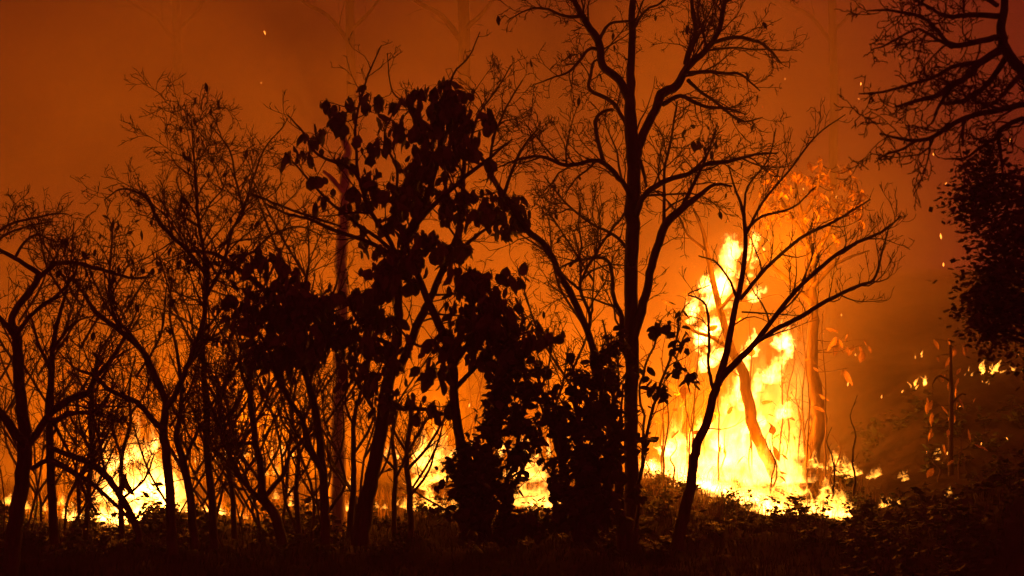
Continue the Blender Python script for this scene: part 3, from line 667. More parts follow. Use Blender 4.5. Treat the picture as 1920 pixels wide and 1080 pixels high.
leaf_clusters(broad2, b2_paths + broad_paths[:1] + [broad_paths[8], broad_paths[9]], spotsB, d - 0.4, 0.165, 12, BIG, random.Random(33), 0.25)

d = 19.0
trunk = P([(610, 1020, 10), (609, 965, 9), (605, 880, 8), (596, 793, 7), (586, 745, 6.5), (573, 700, 6), (560, 640, 5), (550, 590, 4), (540, 540, 3), (520, 490, 2)], d, 9, 3, 0.2)
limbs = [
    P([(606, 890, 6), (576, 826, 6), (567, 787, 5.5), (537, 742, 5), (518, 700, 4.4), (500, 650, 3), (470, 600, 2)], d, 6, 2, -0.4),
    P([(580, 720, 4), (600, 660, 3.4), (615, 600, 2.6), (600, 560, 2)], d, 4, 2, 0.3),
    P([(555, 610, 4), (510, 560, 5), (480, 530, 5.5), (440, 500, 5), (400, 475, 4), (350, 470, 3)], d + 0.1, 4, 3, 0.6),
    P([(562, 640, 3.6), (610, 640, 3), (650, 620, 2)], d, 3.6, 2, -0.3),
]
broad3, b3_paths, _ = make_tree('broad_leaved_tree', 'low dark tree with a massive leaf clump across the pale dead trunk', trunk, limbs, seed=26, level=2, density=7, lmul=0.5, trunk_twigs=1.5, Lmax=0.8, wander=0.4)
spotsC = [(515, 487, 1.0), (535, 512, 1.1), (490, 483, .9), (470, 480, .6), (530, 560, 1.4), (560, 580, 1.4), (590, 562, 1.2), (612, 598, 1.3), (560, 628, 1.3), (520, 590, 1.3), (600, 640, 1.2), (500, 615, 1.1), (462, 602, .9), (440, 605, .7), (545, 600, 1.3), (575, 610, 1.3), (530, 640, 1.0), (585, 655, 1.0), (625, 625, 1.0), (645, 605, .8), (640, 640, .8), (548, 545, 1.1), (495, 720, .5), (540, 702, .6), (515, 540, .9), (490, 570, .8), (480, 640, .7), (555, 665, .9), (610, 560, .9)]
spotsC += [(rngx.gauss(560, 48), rngx.gauss(600, 38), 1.0) for _ in range(18)]
leaf_clusters(broad3, b3_paths, spotsC, d, 0.165, 14, BIG, random.Random(34), 0.25)

# ---- pale dead trunk
d = 21.9
trunk = P([(632, 1010, 19), (634, 950, 17), (633, 810, 15.5), (638, 680, 14), (641, 560, 13), (642, 470, 12.5), (648, 362, 11.5), (647, 327, 10), (651, 285, 8.5), (645, 262, 7), (640, 246, 4)], d, 14, 4, 0, jit=.3)
limbs = [P([(642, 362, 6), (630, 345, 6), (616, 330, 5), (606, 322, 3.5)], d - 0.05, 6, 4), P([(655, 420, 4), (668, 400, 3), (676, 380, 1.5)], d + 0.05, 4, 2)]
make_tree('dead_tree', 'pale dead trunk snapped off at the top with a short stub limb', trunk, limbs, mat='pale_bark', seed=27, level=0, density=0, sides=12, limb_opts={0: dict(density=0), 1: dict(density=0)})

# ---- bare trees and shrubs on the left
d = 18.8
trunk = P([(18, 1085, 17), (26, 1010, 15), (38, 930, 14.5), (46, 850, 14), (45, 800, 12), (38, 740, 10.5), (34, 680, 10), (31, 631, 9.5), (22, 603, 7), (36, 570, 6.5), (73, 521, 6), (50, 498, 4.5), (20, 480, 4), (-8, 465, 3)], d, 14, 4, 0.2)
limbs = [
    P([(45, 832, 10), (32, 816, 9), (10, 784, 8), (-12, 760, 7), (-40, 720, 5)], d, 8, 4, -0.4),
    P([(48, 840, 9), (62, 823, 8), (91, 780, 7.5), (130, 748, 7), (162, 738, 6), (181, 706, 5), (210, 670, 4), (240, 620, 2.4), (262, 570, 1.4)], d, 8, 2, 0.5),
    P([(88, 785, 6), (104, 787, 5.5), (130, 777, 5), (165, 774, 4), (180, 800, 3), (190, 850, 2.2), (178, 890, 1.6)], d, 5, 2, -0.3),
    P([(32, 640, 6), (8, 605, 5), (-15, 585, 4)], d, 6, 3),
    P([(33, 640, 5), (36, 622, 4.5), (62, 586, 4), (107, 554, 3.5), (130, 528, 3), (145, 495, 2), (120, 455, 1.2)], d, 5, 1, -0.5),
    P([(73, 521, 5), (104, 495, 4.5), (146, 494, 4), (188, 505, 3.5), (240, 520, 2.5), (280, 520, 1.5)], d, 5, 1, 0.5),
    P([(30, 480, 3), (45, 455, 2.6), (70, 440, 2.2), (100, 452, 1.6), (130, 455, 1)], d, 3, 1, -0.4),
    P([(-10, 440, 3), (20, 420, 2.6), (60, 410, 2.2), (110, 400, 1.6), (135, 405, 1)], d, 3, 1, 0.3),
    P([(-10, 460, 3), (10, 440, 2.4), (50, 425, 2), (100, 415, 1.4)], d + 0.2, 3, 1, 0.5),
    P([(60, 878, 5), (90, 865, 4.6), (140, 890, 4), (160, 925, 3.4), (180, 960, 2.6)], d, 5, 2, -0.4),
]
make_tree('bare_tree', 'crooked bare tree with a thick trunk bending and forking low', trunk, limbs, seed=41, level=2, density=15, lmul=0.55, trunk_twigs=2.5, Lmax=0.9, wander=0.42,
    limb_opts={6: dict(density=18, Lmax=.7), 7: dict(density=18, Lmax=.7), 8: dict(density=18, Lmax=.7)})
d = 19.3
trunk = P([(104, 1020, 9), (100, 985, 8.5), (95, 880, 8), (92, 777, 7), (97, 690, 6), (100, 648, 5), (112, 590, 3.6), (125, 540, 2.4), (135, 470, 1.4), (138, 415, 1)], d, 8, 2, 0.2)
limbs = [P([(94, 860, 5), (130, 880, 4.6), (170, 905, 4.4), (210, 940, 4), (255, 985, 3.4)], d, 5, 3, -0.4), P([(97, 700, 4), (70, 640, 3), (60, 600, 2), (40, 560, 1.2)], d, 4, 1, .3), P([(98, 660, 4), (125, 620, 3), (150, 600, 2), (190, 590, 1.2)], d, 4, 1, -.3), P([(93, 780, 4), (120, 830, 3), (140, 870, 2.4), (150, 930, 1.6)], d, 4, 1, .4)]
make_tree('bare_sapling', 'thin upright bare sapling with a dense burst of twigs beside the crooked tree', trunk, limbs, seed=42, level=2, density=15, lmul=0.6, trunk_twigs=6, Lmax=0.75, wander=0.4)
d = 19.1
trunk = P([(324, 1040, 11), (321, 1000, 10), (319, 926, 9), (311, 842, 8.5), (306, 803, 8.5), (311, 758, 7), (298, 722, 6.5), (279, 680, 6), (266, 657, 5.5), (227, 622, 5), (181, 586, 4.4), (160, 555, 3), (143, 531, 2), (135, 500, 1.2)], d, 9, 2, 0.3)
limbs = [
    P([(306, 806, 6), (285, 787, 5.5), (256, 755, 5), (207, 732, 4.4), (178, 706, 3.6), (140, 690, 2.4), (110, 660, 1.2)], d, 6, 1, -0.4),
    P([(311, 765, 6), (324, 748, 6), (344, 706, 5.5), (353, 680, 5), (379, 612, 5), (386, 557, 4.4), (389, 511, 4), (376, 437, 3.4), (370, 395, 3), (366, 330, 2.2), (358, 225, 1.2)], d, 6, 1, 0.3),
    P([(266, 657, 4), (240, 620, 3.4), (215, 595, 3), (205, 540, 2.4), (208, 480, 2), (212, 410, 1.2)], d, 4, 1, 0.4),
    P([(388, 520, 4), (360, 480, 4), (320, 440, 4), (300, 420, 3.6), (290, 400, 3.4), (275, 372, 2.8), (250, 357, 2.2), (225, 355, 1.8), (195, 375, 1.2)], d + 0.1, 4, 1, -0.5),
    P([(385, 560, 3.6), (420, 490, 3.2), (435, 430, 2.8), (455, 400, 2.4), (440, 330, 2), (430, 280, 1.6), (395, 235, 1)], d, 3.6, 1, 0.4),
    P([(455, 400, 2.2), (470, 350, 2), (495, 280, 1.6), (530, 240, 1)], d + 0.2, 2.2, 1, 0.2),
    P([(470, 365, 2), (500, 375, 2.2), (550, 395, 2.4), (600, 412, 2.6), (640, 425, 2)], d + 0.1, 2, 2, -0.3),
    P([(372, 410, 2), (355, 385, 1.6), (338, 360, 1.3), (330, 335, 1)], d, 2, 1, -.2),
    P([(372, 420, 2), (395, 380, 1.6), (420, 350, 1.3), (425, 310, 1)], d, 2, 1, .2),
    P([(430, 480, 2.6), (470, 475, 2.4), (510, 440, 2), (560, 425, 1.5), (600, 440, 1)], d, 2.6, 1, .5),
]
sh, sh_paths, sh_ends = make_tree('bare_tree', 'many-stemmed bare tree with a tall thin leader rising above its arching twigs', trunk, limbs, seed=43, level=2, density=14, lmul=0.55, trunk_twigs=4, Lmax=0.85, wander=0.38, rmin=0.0028)
rngl = random.Random(77)
for p_, dd_ in rngl.sample(sh_ends, 80):
    put_leaf(sh, p_, dd_ + np.array([0, 0, -0.03]), rngl.uniform(0.05, 0.10), DARKDRY, rngl)
leaf_clusters(sh, sh_paths, [(338, 288, .5), (345, 285, .5), (250, 432, .5), (215, 412, .4), (300, 410, .4), (240, 455, .5), (470, 380, .4), (430, 320, .3)], d, 0.09, 4, DARKDRY, rngl, 0.1)

leaf_clusters(sh, sh_paths, [(rngx.uniform(235, 480), rngx.gauss(495, 16), .8) for _ in range(34)] + [(rngx.uniform(100, 240), rngx.gauss(505, 25), .6) for _ in range(12)] + [(rngx.uniform(40, 480), rngx.uniform(540, 720), .5) for _ in range(30)], d + .1, 0.085, 6, DARKDRY, rngl, 0.25, limit=180)
stems = [  # thin bare stems that fill the left thicket
    ('thin bare sapling splitting into a narrow fork beside the many-stemmed tree', 19.6, [(366, 1030, 9), (357, 939, 8), (344, 868, 7.5), (331, 819, 6), (338, 777, 5), (340, 720, 4), (330, 650, 3), (318, 590, 2), (322, 520, 1)], [[(345, 870, 4), (365, 820, 3.4), (385, 790, 3), (410, 750, 2), (425, 700, 1)], [(338, 760, 3), (360, 720, 2.4), (372, 670, 1.2)]]),
    ('straight bare sapling with short upswept twigs near the many-stemmed tree', 19.8, [(402, 1030, 9), (399, 975, 8), (389, 842, 7), (386, 764, 6), (382, 700, 5), (380, 620, 4), (385, 560, 2.5), (380, 480, 1.2)], [[(389, 830, 4), (410, 800, 3.6), (440, 770, 3), (455, 735, 2), (470, 690, 1)], [(386, 770, 3.4), (410, 740, 3), (435, 690, 2.4), (440, 640, 1)]]),
    ('bare sapling with a long crossing side branch left of the pale dead trunk', 19.4, [(530, 1020, 11), (515, 965, 10), (492, 933, 9), (489, 874, 7), (476, 819, 6.5), (469, 745, 6), (469, 699, 5), (476, 660, 4), (470, 590, 3), (460, 540, 1.5)], [[(513, 962, 6), (460, 907, 5), (434, 861, 4.4), (408, 800, 3.4), (395, 760, 2), (370, 720, 1.2)], [(475, 830, 4), (440, 832, 3.4), (400, 842, 2.4)], [(494, 935, 5), (530, 890, 4.4), (545, 850, 3.6), (575, 820, 2.4), (600, 760, 1)], [(469, 740, 3.4), (450, 690, 2.4), (452, 640, 1.2)]]),
    ('crooked bare sapling leaning over the broad low fire', 19.0, [(262, 1020, 8), (255, 985, 7), (225, 930, 7), (195, 890, 6.5), (150, 860, 6), (120, 850, 5), (90, 838, 4)], [[(200, 893, 3), (190, 850, 2.6), (185, 800, 2), (192, 770, 1)], [(230, 935, 3), (270, 900, 2.4), (290, 850, 1.4)]]),
    ('wiry bare sapling beside the foot of the pale dead trunk', 19.7, [(655, 1010, 7), (660, 940, 6), (664, 860, 5), (662, 800, 4.4), (672, 750, 3.6), (690, 700, 2.6), (695, 650, 1.4)], [[(664, 850, 3), (690, 810, 2.6), (705, 770, 1.4)], [(663, 800, 3), (648, 760, 2.4), (650, 700, 1.2)]]),
    ('wiry bare sapling rising in front of the narrow upright fire', 20.2, [(770, 1010, 7), (768, 930, 6), (762, 850, 5), (770, 790, 4), (765, 740, 2.4)], [[(765, 880, 3.4), (800, 840, 3), (830, 790, 2), (845, 760, 1)], [(764, 850, 3), (740, 810, 2.4), (730, 770, 1.2)], [(769, 930, 3), (800, 890, 2.6), (815, 850, 1.2)]]),
    ('tangle of thin bare stems left of the narrow upright fire', 20.4, [(740, 1010, 6), (738, 940, 5), (742, 880, 4.4), (735, 820, 3.6), (745, 770, 2)], [[(740, 900, 3), (780, 820, 2.4), (800, 780, 1.2)], [(741, 880, 3), (715, 850, 2), (705, 820, 1)]]),
    ('thin bare stem behind the crooked tree at the edge of the broad low fire', 20.2, [(160, 1010, 6), (165, 930, 5), (172, 850, 4.4), (168, 770, 3.4), (180, 700, 2.6), (190, 640, 1.4)], [[(170, 850, 3), (150, 800, 2.4), (145, 740, 1)], [(169, 780, 3), (205, 740, 2), (225, 700, 1)]]),
    ('thin bare stem standing straight through the broad low fire', 20.3, [(228, 1010, 6), (226, 930, 5), (230, 850, 4), (245, 790, 3.2), (242, 730, 2.4), (255, 660, 1.2)], [[(229, 860, 3), (210, 800, 2.4), (212, 750, 1)], [(243, 780, 2.4), (270, 740, 2), (285, 700, 1)]]),
    ('thin bare stem with drooping twigs below the massive leaf clump', 20.2, [(560, 1000, 6), (555, 920, 5), (560, 850, 4), (550, 800, 3.2), (545, 750, 2)], [[(557, 860, 3), (580, 820, 2.4), (600, 800, 1.2)], [(555, 830, 3), (530, 790, 2), (520, 760, 1)]]),
    ('thin bare stem with upright twigs close to the straight bare sapling', 20.3, [(440, 1010, 6), (436, 930, 5), (430, 870, 4), (432, 800, 3), (425, 740, 2)], [[(433, 880, 3), (455, 840, 2.4), (462, 800, 1.2)], [(431, 830, 3), (415, 790, 2), (412, 740, 1)]]),
    ('bare twiggy bush beneath the arching limb of the tallest bare tree', 19.9, [(1135, 1000, 7), (1140, 900, 6), (1148, 800, 5), (1150, 730, 4), (1142, 660, 3), (1130, 600, 1.5)], [[(1149, 740, 3), (1120, 690, 2.4), (1105, 640, 1.2)], [(1148, 780, 3), (1160, 720, 2.4), (1155, 650, 1.4)], [(1146, 820, 3), (1110, 770, 2), (1090, 720, 1)]]),
    ('thin bare sapling rising out of the round-leaved shrub', 20.0, [(1075, 1000, 7), (1060, 900, 6), (1040, 820, 5), (1020, 750, 4), (1005, 690, 3), (985, 640, 2), (975, 560, 1)], [[(1030, 790, 3), (1055, 720, 2.4), (1065, 650, 1.2)], [(1015, 730, 2.6), (1030, 680, 2), (1040, 610, 1)], [(1000, 680, 2), (960, 640, 1.6), (940, 560, 1)]]),
]
for q, (lab, d, tk, lb) in enumerate(stems):
    make_tree('bare_sapling', lab, P(tk, d, 6, 1, 0.2), [P(l, d + 0.05, 3, 1, R.uniform(-.4, .4)) for l in lb], seed=60 + q, level=2, density=16, lmul=0.8, up=0.3, trunk_twigs=12, Lmax=0.85, wander=0.36, rmin=0.0028, group='bare saplings in the thicket', sides=7)

rngw = random.Random(411)
for k in range(31):
    x = (10 + k * 24 if k < 29 else 860 + (k - 29) * 170) + rngw.uniform(-10, 10); d = rngw.uniform(20.0, 21.4); y1 = rngw.choice((rngw.uniform(420, 560), rngw.uniform(560, 760))); y0 = HORIZON + (CAM_Z + .1) * FPX / d; n = 6
    ln_ = rngw.gauss(0, 70); th_ = rngw.uniform(1.8, 4.0); tk = [(x + ln_ * (j / n) ** rngw.choice((1, 1.3)) + rngw.gauss(0, 13) * (j > 0), y0 + (y1 - y0) * j / n, th_ * (1 - .72 * j / n)) for j in range(n + 1)]
    if 185 < x < 325: continue
    lb = []
    for j in (1, 2, 3, 4, 5):
        s_ = rngw.choice((-1, 1)); bx, by = tk[j][0], tk[j][1]; l_ = rngw.uniform(70, 200)
        lb.append([(bx, by, 2.6), (bx + s_ * l_ * .3, by - l_ * .5, 2.2), (bx + s_ * l_ * rngw.uniform(.3, .7), by - l_ * 1.1, 1.2)])
    make_tree('bare_shrub', 'thin wiry bare shrub filling the thicket before the fires', P(tk, d, 4, 1, .2), [P(l, d, 3, 1, rngw.uniform(-.4, .4)) for l in lb], seed=600 + k, level=2, density=8.5, lmul=.7, up=.3, trunk_twigs=8, Lmax=.6, wander=.36, rmin=.0026, group='wiry shrubs in the thicket', sides=6, cat='shrub')

# ---- burning trees behind the big fire
d = 25.1
trunk = P([(1462, 905, 13), (1446, 872, 12), (1420, 820, 11.5), (1405, 760, 11), (1395, 700, 10), (1370, 650, 8), (1350, 580, 6.5), (1335, 520, 5.5), (1320, 440, 4), (1300, 390, 2)], d, 11, 3, 0.1)
make_tree('burning_tree', 'leaning brown trunk standing in the heart of the largest blaze', trunk, [P([(1372, 655, 5), (1330, 630, 4), (1300, 620, 3), (1270, 590, 1.5)], d, 5, 1, .2), P([(1350, 580, 4), (1390, 530, 3), (1410, 470, 2), (1405, 420, 1)], d, 4, 1, -.2), P([(1325, 470, 3), (1290, 440, 2.4), (1265, 390, 1.4)], d, 3, 1, .2)], mat='brown_bark', seed=81, level=2, density=5, lmul=0.5, trunk_twigs=1.5, up=.3, rmin=0.0034)
d = 25.3
trunk = P([(1500, 925, 17), (1518, 870, 15), (1535, 800, 14), (1531, 740, 13), (1522, 680, 11), (1525, 600, 10), (1524, 560, 10), (1520, 480, 8), (1512, 440, 6), (1500, 390, 4), (1490, 340, 2)], d, 14, 3, 0.1, jit=.3)
limbs = [P([(1523, 570, 7), (1500, 548, 6), (1470, 520, 5), (1440, 490, 3), (1420, 450, 1.5)], d, 6, 2, .2), P([(1520, 500, 6), (1545, 450, 5), (1570, 400, 3.5), (1600, 360, 1.8)], d, 6, 2, -.3), P([(1515, 455, 5), (1480, 400, 4), (1450, 350, 2.5), (1440, 310, 1.2)], d, 5, 1, .4), P([(1524, 540, 5), (1560, 500, 4), (1600, 480, 2.5), (1630, 470, 1.2)], d, 5, 1, .3), P([(1505, 410, 4), (1530, 360, 3), (1540, 310, 1.5)], d, 4, 1, -.2)]
burn2, burn2_paths, _ = make_tree('burning_tree', 'upright brown trunk beside the blaze carrying curled dry orange leaves', trunk, limbs, mat='brown_bark', seed=82, level=2, density=5, lmul=0.4, trunk_twigs=1.0, rmin=0.0034)
rngl = random.Random(9); spots = []
while len(spots) < 62:
    x = rngl.uniform(1425, 1625); y = 310 + abs(rngl.gauss(0, 85))
    if (x - 1525) ** 2 / 105 ** 2 + (y - 400) ** 2 / 110 ** 2 < 1.1: spots.append((x, y, .8))
leaf_clusters(burn2, burn2_paths, spots, d, 0.12, 8, DRY, rngl, 0.35, 'brown_bark', (0.1, 1.4))
leaf_clusters(burn2, burn2_paths, [(1590, 640), (1605, 650), (1580, 645), (1590, 690, .5)], d, 0.19, 4, DRY, rngl, 0.1, 'brown_bark', (0.8, 1.8))

# ---- thin burnt stems and vines standing in the smoke
rngv = random.Random(19); q = 0
def stalk(x, y0, y1, d_, lab, mat='straw', r=2.2, group='pale stalks behind the fires', tw=5, nleaf=0, bend=14):
    global q
    q += 1; n = 5
    pts = [(x + rngv.gauss(0, bend) * (k / n), y0 + (y1 - y0) * k / n, r * (1 - 0.75 * k / n)) for k in range(n + 1)]
    t, ps, en = make_tree('dry_stalk', lab, P(pts, d_, r, 1, rngv.uniform(-.3, .3), 3, .6, rngv), [], mat=mat, seed=300 + q, level=1, trunk_twigs=tw, Lmax=0.6, sides=5, rmin=0.003, group=group, cat='stalk', wander=.35, up=.3)
    for p_, dd_ in rngv.sample(en, min(nleaf, len(en))):
        put_leaf(t, p_, dd_ - np.array([0, 0, 0.02]), rngv.uniform(0.10, 0.2), DRY, rngv)
for k in range(80):
    x = rngv.uniform(30, 700); d_ = rngv.uniform(23.8, 27.5); y0 = HORIZON + (CAM_Z - 0) * FPX / d_
    stalk(x, y0, rngv.uniform(600, 830), d_, 'dry pale stalk glowing in firelight behind the bare saplings', nleaf=rngv.choice([0, 5, 9]), group='pale stalks behind the left fires')
for k in range(12):
    x = rngv.uniform(880, 1170); d_ = rngv.uniform(24, 27); y0 = HORIZON + CAM_Z * FPX / d_
    stalk(x, y0, rngv.uniform(520, 700), d_, 'dry pale stalk glowing in firelight behind the round-leaved shrub', nleaf=rngv.choice([0, 4]), group='pale stalks behind the shrub')
for k in range(44):
    x = rngv.uniform(1210, 1570); d_ = rngv.uniform(23.9, 26.8)
    stalk(x, HORIZON + (CAM_Z - gz((x - 960) * d_ / FPX, d_)) * FPX / d_, rngv.uniform(500, 860), d_, 'scorched stalk standing among the tall flames', mat='brown_bark', r=2.4, nleaf=rngv.choice([0, 3]), group='scorched stalks in the blaze', bend=8)
for (x, y0, y1, lab) in [(1600, 935, 740, 'thin forked twig standing before the smoke beside the blaze'), (1560, 935, 800, 'short leaning twig at the edge of the blaze')]:
    stalk(x, y0, y1, 22.6, lab, mat='bark', r=2.6, group=None, tw=3)

# ---- sapling with hanging dry leaves
d = 23.6
trunk = P([(1783, 915, 6), (1782, 840, 5), (1784, 760, 4.4), (1783, 690, 3.6), (1781, 640, 2.4)], d, 5, 2, 0)
ds, ds_paths, _ = make_tree('dry_leaved_sapling', 'dark upright sapling hung with withered leaves before the slope', trunk, [P([(1783, 760, 2.4), (1800, 740, 2), (1812, 740, 1.2)], d, 2, 1), P([(1783, 715, 2.4), (1760, 705, 2), (1748, 720, 1.2)], d, 2, 1)], mat='bark', seed=91, level=0, density=2, trunk_twigs=1)
leaf_clusters(ds, ds_paths, [(1778, 640, .9), (1768, 665, .7), (1775, 695, .9), (1800, 645, .8), (1795, 720, .7), (1805, 755, .7), (1790, 770, .6), (1748, 745, .8), (1752, 760, .7), (1745, 800, .6)], d, 0.15, 4, DRY, random.Random(92), 0.08, 'bark', (0.6, 1.8))
for (x, y0, y1) in [(1762, 915, 830), (1798, 915, 800), (1806, 905, 815)]:
    stalk(x, y0, y1, 23.4, 'short dark shoot beside the foot of the dry-leaved sapling', mat='bark', r=2.4, group='shoots by the dry-leaved sapling', nleaf=3)

# ---- faint trunks deep in the smoke
for (x, w_, d_, lab) in [(868, 13, 36, 'faint straight trunk standing deep in the smoke behind the broad-leaved tree'), (655, 10, 39, 'faint forked trunk deep in the smoke above the pale dead trunk'), (330, 9, 44, 'faint trunk almost lost in the smoke over the left thicket'), (1560, 9, 42, 'faint trunk almost lost in the smoke behind the dry orange leaves')]:
    b0 = W(x, 690 + 1.2 * FPX / d_, d_); z0 = gz(b0[0], d_) - 0.1
    yb = HORIZON + (CAM_Z - z0) * FPX / d_
    tk = P([(x - 4, yb, w_ * 1.3), (x, 500, w_), (x + 3, 200, w_ * .9), (x, -60, w_ * .8), (x + 5, -300, w_ * .5), (x, -480, 2)], d_, w_, 2)
    lm = [P([(x, 80, w_ * .5), (x - 40, 30, w_ * .4), (x - 90, 0, w_ * .3), (x - 150, -60, 1.5)], d_, 4, 1, .5), P([(x, 60, w_ * .4), (x + 40, 20, w_ * .3), (x + 80, -40, 1.5)], d_, 3, 1, -.5), P([(x, -120, w_ * .5), (x + 60, -200, 4), (x + 100, -300, 1.5)], d_, 4, 1, .5)]
    make_tree('forest_tree', lab, tk, lm, mat='brown_bark', seed=int(x), level=1, density=2.5, lmul=.5, Lmax=1.4, rmin=0.004)

# ---- overhanging tree at the right, its trunk just outside the view
d = 13.6
z0 = gz(3.57, d) - 0.1; yb = HORIZON + (CAM_Z - z0) * FPX / d
trunk = P([(2012, yb, 24), (2004, 700, 20), (1995, 480, 18), (1980, 320, 16), (1950, 200, 14), (1918, 134, 11), (1890, 98, 10), (1878, 61, 9), (1884, 0, 7), (1870, -80, 5), (1850, -160, 2)], d, 14, 4, 0)
limbs = [
    P([(1878, 92, 8), (1835, 119, 7), (1805, 150, 6), (1780, 162, 6), (1756, 180, 5), (1715, 190, 3.5), (1680, 200, 2)], d, 7, 2, -.4),
    P([(1840, 115, 5), (1786, 125, 4), (1750, 145, 3.6), (1700, 160, 3), (1655, 172, 2.4), (1610, 176, 1.2)], d, 5, 1, .4),
    P([(1880, 70, 7), (1853, 73, 6), (1786, 86, 5), (1759, 58, 4), (1731, 34, 3.4), (1676, 20, 2.6), (1625, 20, 1.4)], d, 6, 1, -.3),
    P([(1880, 30, 6), (1830, 28, 5), (1775, 30, 4), (1740, 12, 3), (1690, -10, 1.5)], d, 5, 1, .4),
    P([(1975, 260, 8), (1945, 200, 7), (1918, 196, 6), (1866, 208, 5.4), (1805, 223, 5), (1750, 257, 4), (1713, 263, 3.4), (1680, 258, 2.6), (1650, 250, 1.6)], d, 7, 2, -.3),
    P([(1720, 263, 3), (1690, 280, 2.6), (1660, 290, 2), (1640, 305, 1.2)], d - .2, 3, 1, .2),
    P([(1985, 300, 6), (1930, 225, 5), (1880, 240, 4.4), (1872, 257, 4), (1876, 290, 3.2), (1882, 345, 1.6)], d, 5, 2, .3),
    P([(1872, 257, 3.4), (1840, 275, 3), (1810, 296, 2.4), (1770, 298, 1.4)], d + .1, 3, 1, .2),
    P([(1786, 160, 4), (1760, 200, 3), (1755, 215, 2.2), (1745, 232, 1.2)], d - .2, 3, 1, .1),
    P([(1786, 90, 3.4), (1735, 60, 3), (1715, 56, 2.4), (1660, 85, 2), (1635, 92, 1.2)], d, 3, 1, -.3),
    P([(1806, 225, 3.4), (1805, 250, 3), (1804, 275, 1.6)], d, 3, 1),
    P([(1890, 100, 6), (1850, 160, 5), (1800, 190, 4), (1760, 195, 2)], d, 5, 1, .6),
    P([(1870, 10, 5), (1820, -20, 4), (1770, -30, 3), (1720, -40, 1.5)], d, 5, 1, -.5),
    P([(1925, 130, 6), (1895, 160, 5), (1870, 190, 3), (1840, 205, 1.5)], d, 5, 1, -.5),
]
over, over_paths, _ = make_tree('overhanging_tree', 'dark tree at the roadside whose dense gnarled branches hang over the slope', trunk, limbs, seed=95, level=2, density=17, lmul=0.5, up=-0.02, Lmax=0.5, wander=0.5, rmin=0.0034, flat=.8)
leaf_clusters(over, over_paths, [(1686, 305, .3)], d, 0.06, 3, DARKDRY, random.Random(96), .05)

# ---- dark feathery tree on the right bank
d = 14.4
z0 = gz(3.56, d) - 0.1; yb = HORIZON + (CAM_Z - z0) * FPX / d
trunk = P([(1948, yb, 14), (1944, 700, 12), (1935, 520, 10), (1925, 400, 7), (1915, 330, 3)], d, 12, 3)
rngf = random.Random(97); limbs = []
for k in range(26):
    y = 335 + k * 12 + rngf.uniform(-8, 8); L_ = rngf.uniform(50, 125) * (0.8 if y > 600 else 1)
    limbs.append(P([(1932, y + 10, 5), (1932 - L_ * .5, y - 4, 3), (1932 - L_, y + rngf.uniform(0, 22), 1.4)], (d, d + rngf.uniform(-.7, .7)), 4, 1))
for k in range(9):
    y = 350 + k * 42; limbs.append(P([(1935, y, 4), (1965, y - 10, 3), (2000, y + 10, 1.4)], (d, d + rngf.uniform(-.5, .5)), 4, 1))
ft, ft_paths, ft_ends = make_tree('feathery_tree', 'dense dark tree with layered feathery foliage above the right bank', trunk, limbs, seed=98, level=1, density=9, lmul=.55, up=-.1, Lmax=.35, rmin=.003)
def scatter_leaves(mb, p, n, spread, size, rng, down=0.3):
    for _ in range(n):
        c = np.asarray(p) + np.array([rng.gauss(0, 1), rng.gauss(0, 1), rng.gauss(0, 1)]) * spread
        a = rng.uniform(0, 6.283); D = unit(np.array([math.cos(a), math.sin(a), rng.gauss(-down, .4)])); s = np.cross(D, [rng.gauss(0, .4), rng.gauss(0, .4), 1.0]); s = unit(s)
        l = size * rng.uniform(.6, 1.3); w = l * rng.uniform(.28, .42); nrm = np.cross(D, s)
        mb.add([c, c + D * l * .45 + s * w, c + D * l, c + D * l * .5 - s * w, ], [(0, 1, 2, 3)])
fb = MB()
for p_, dd_ in ft_ends: scatter_leaves(fb, p_, 22, .07, .05, rngf)
fb.build('crown', M['leaf'], ft, np.array(ft.location), smooth=False, kind='stuff')

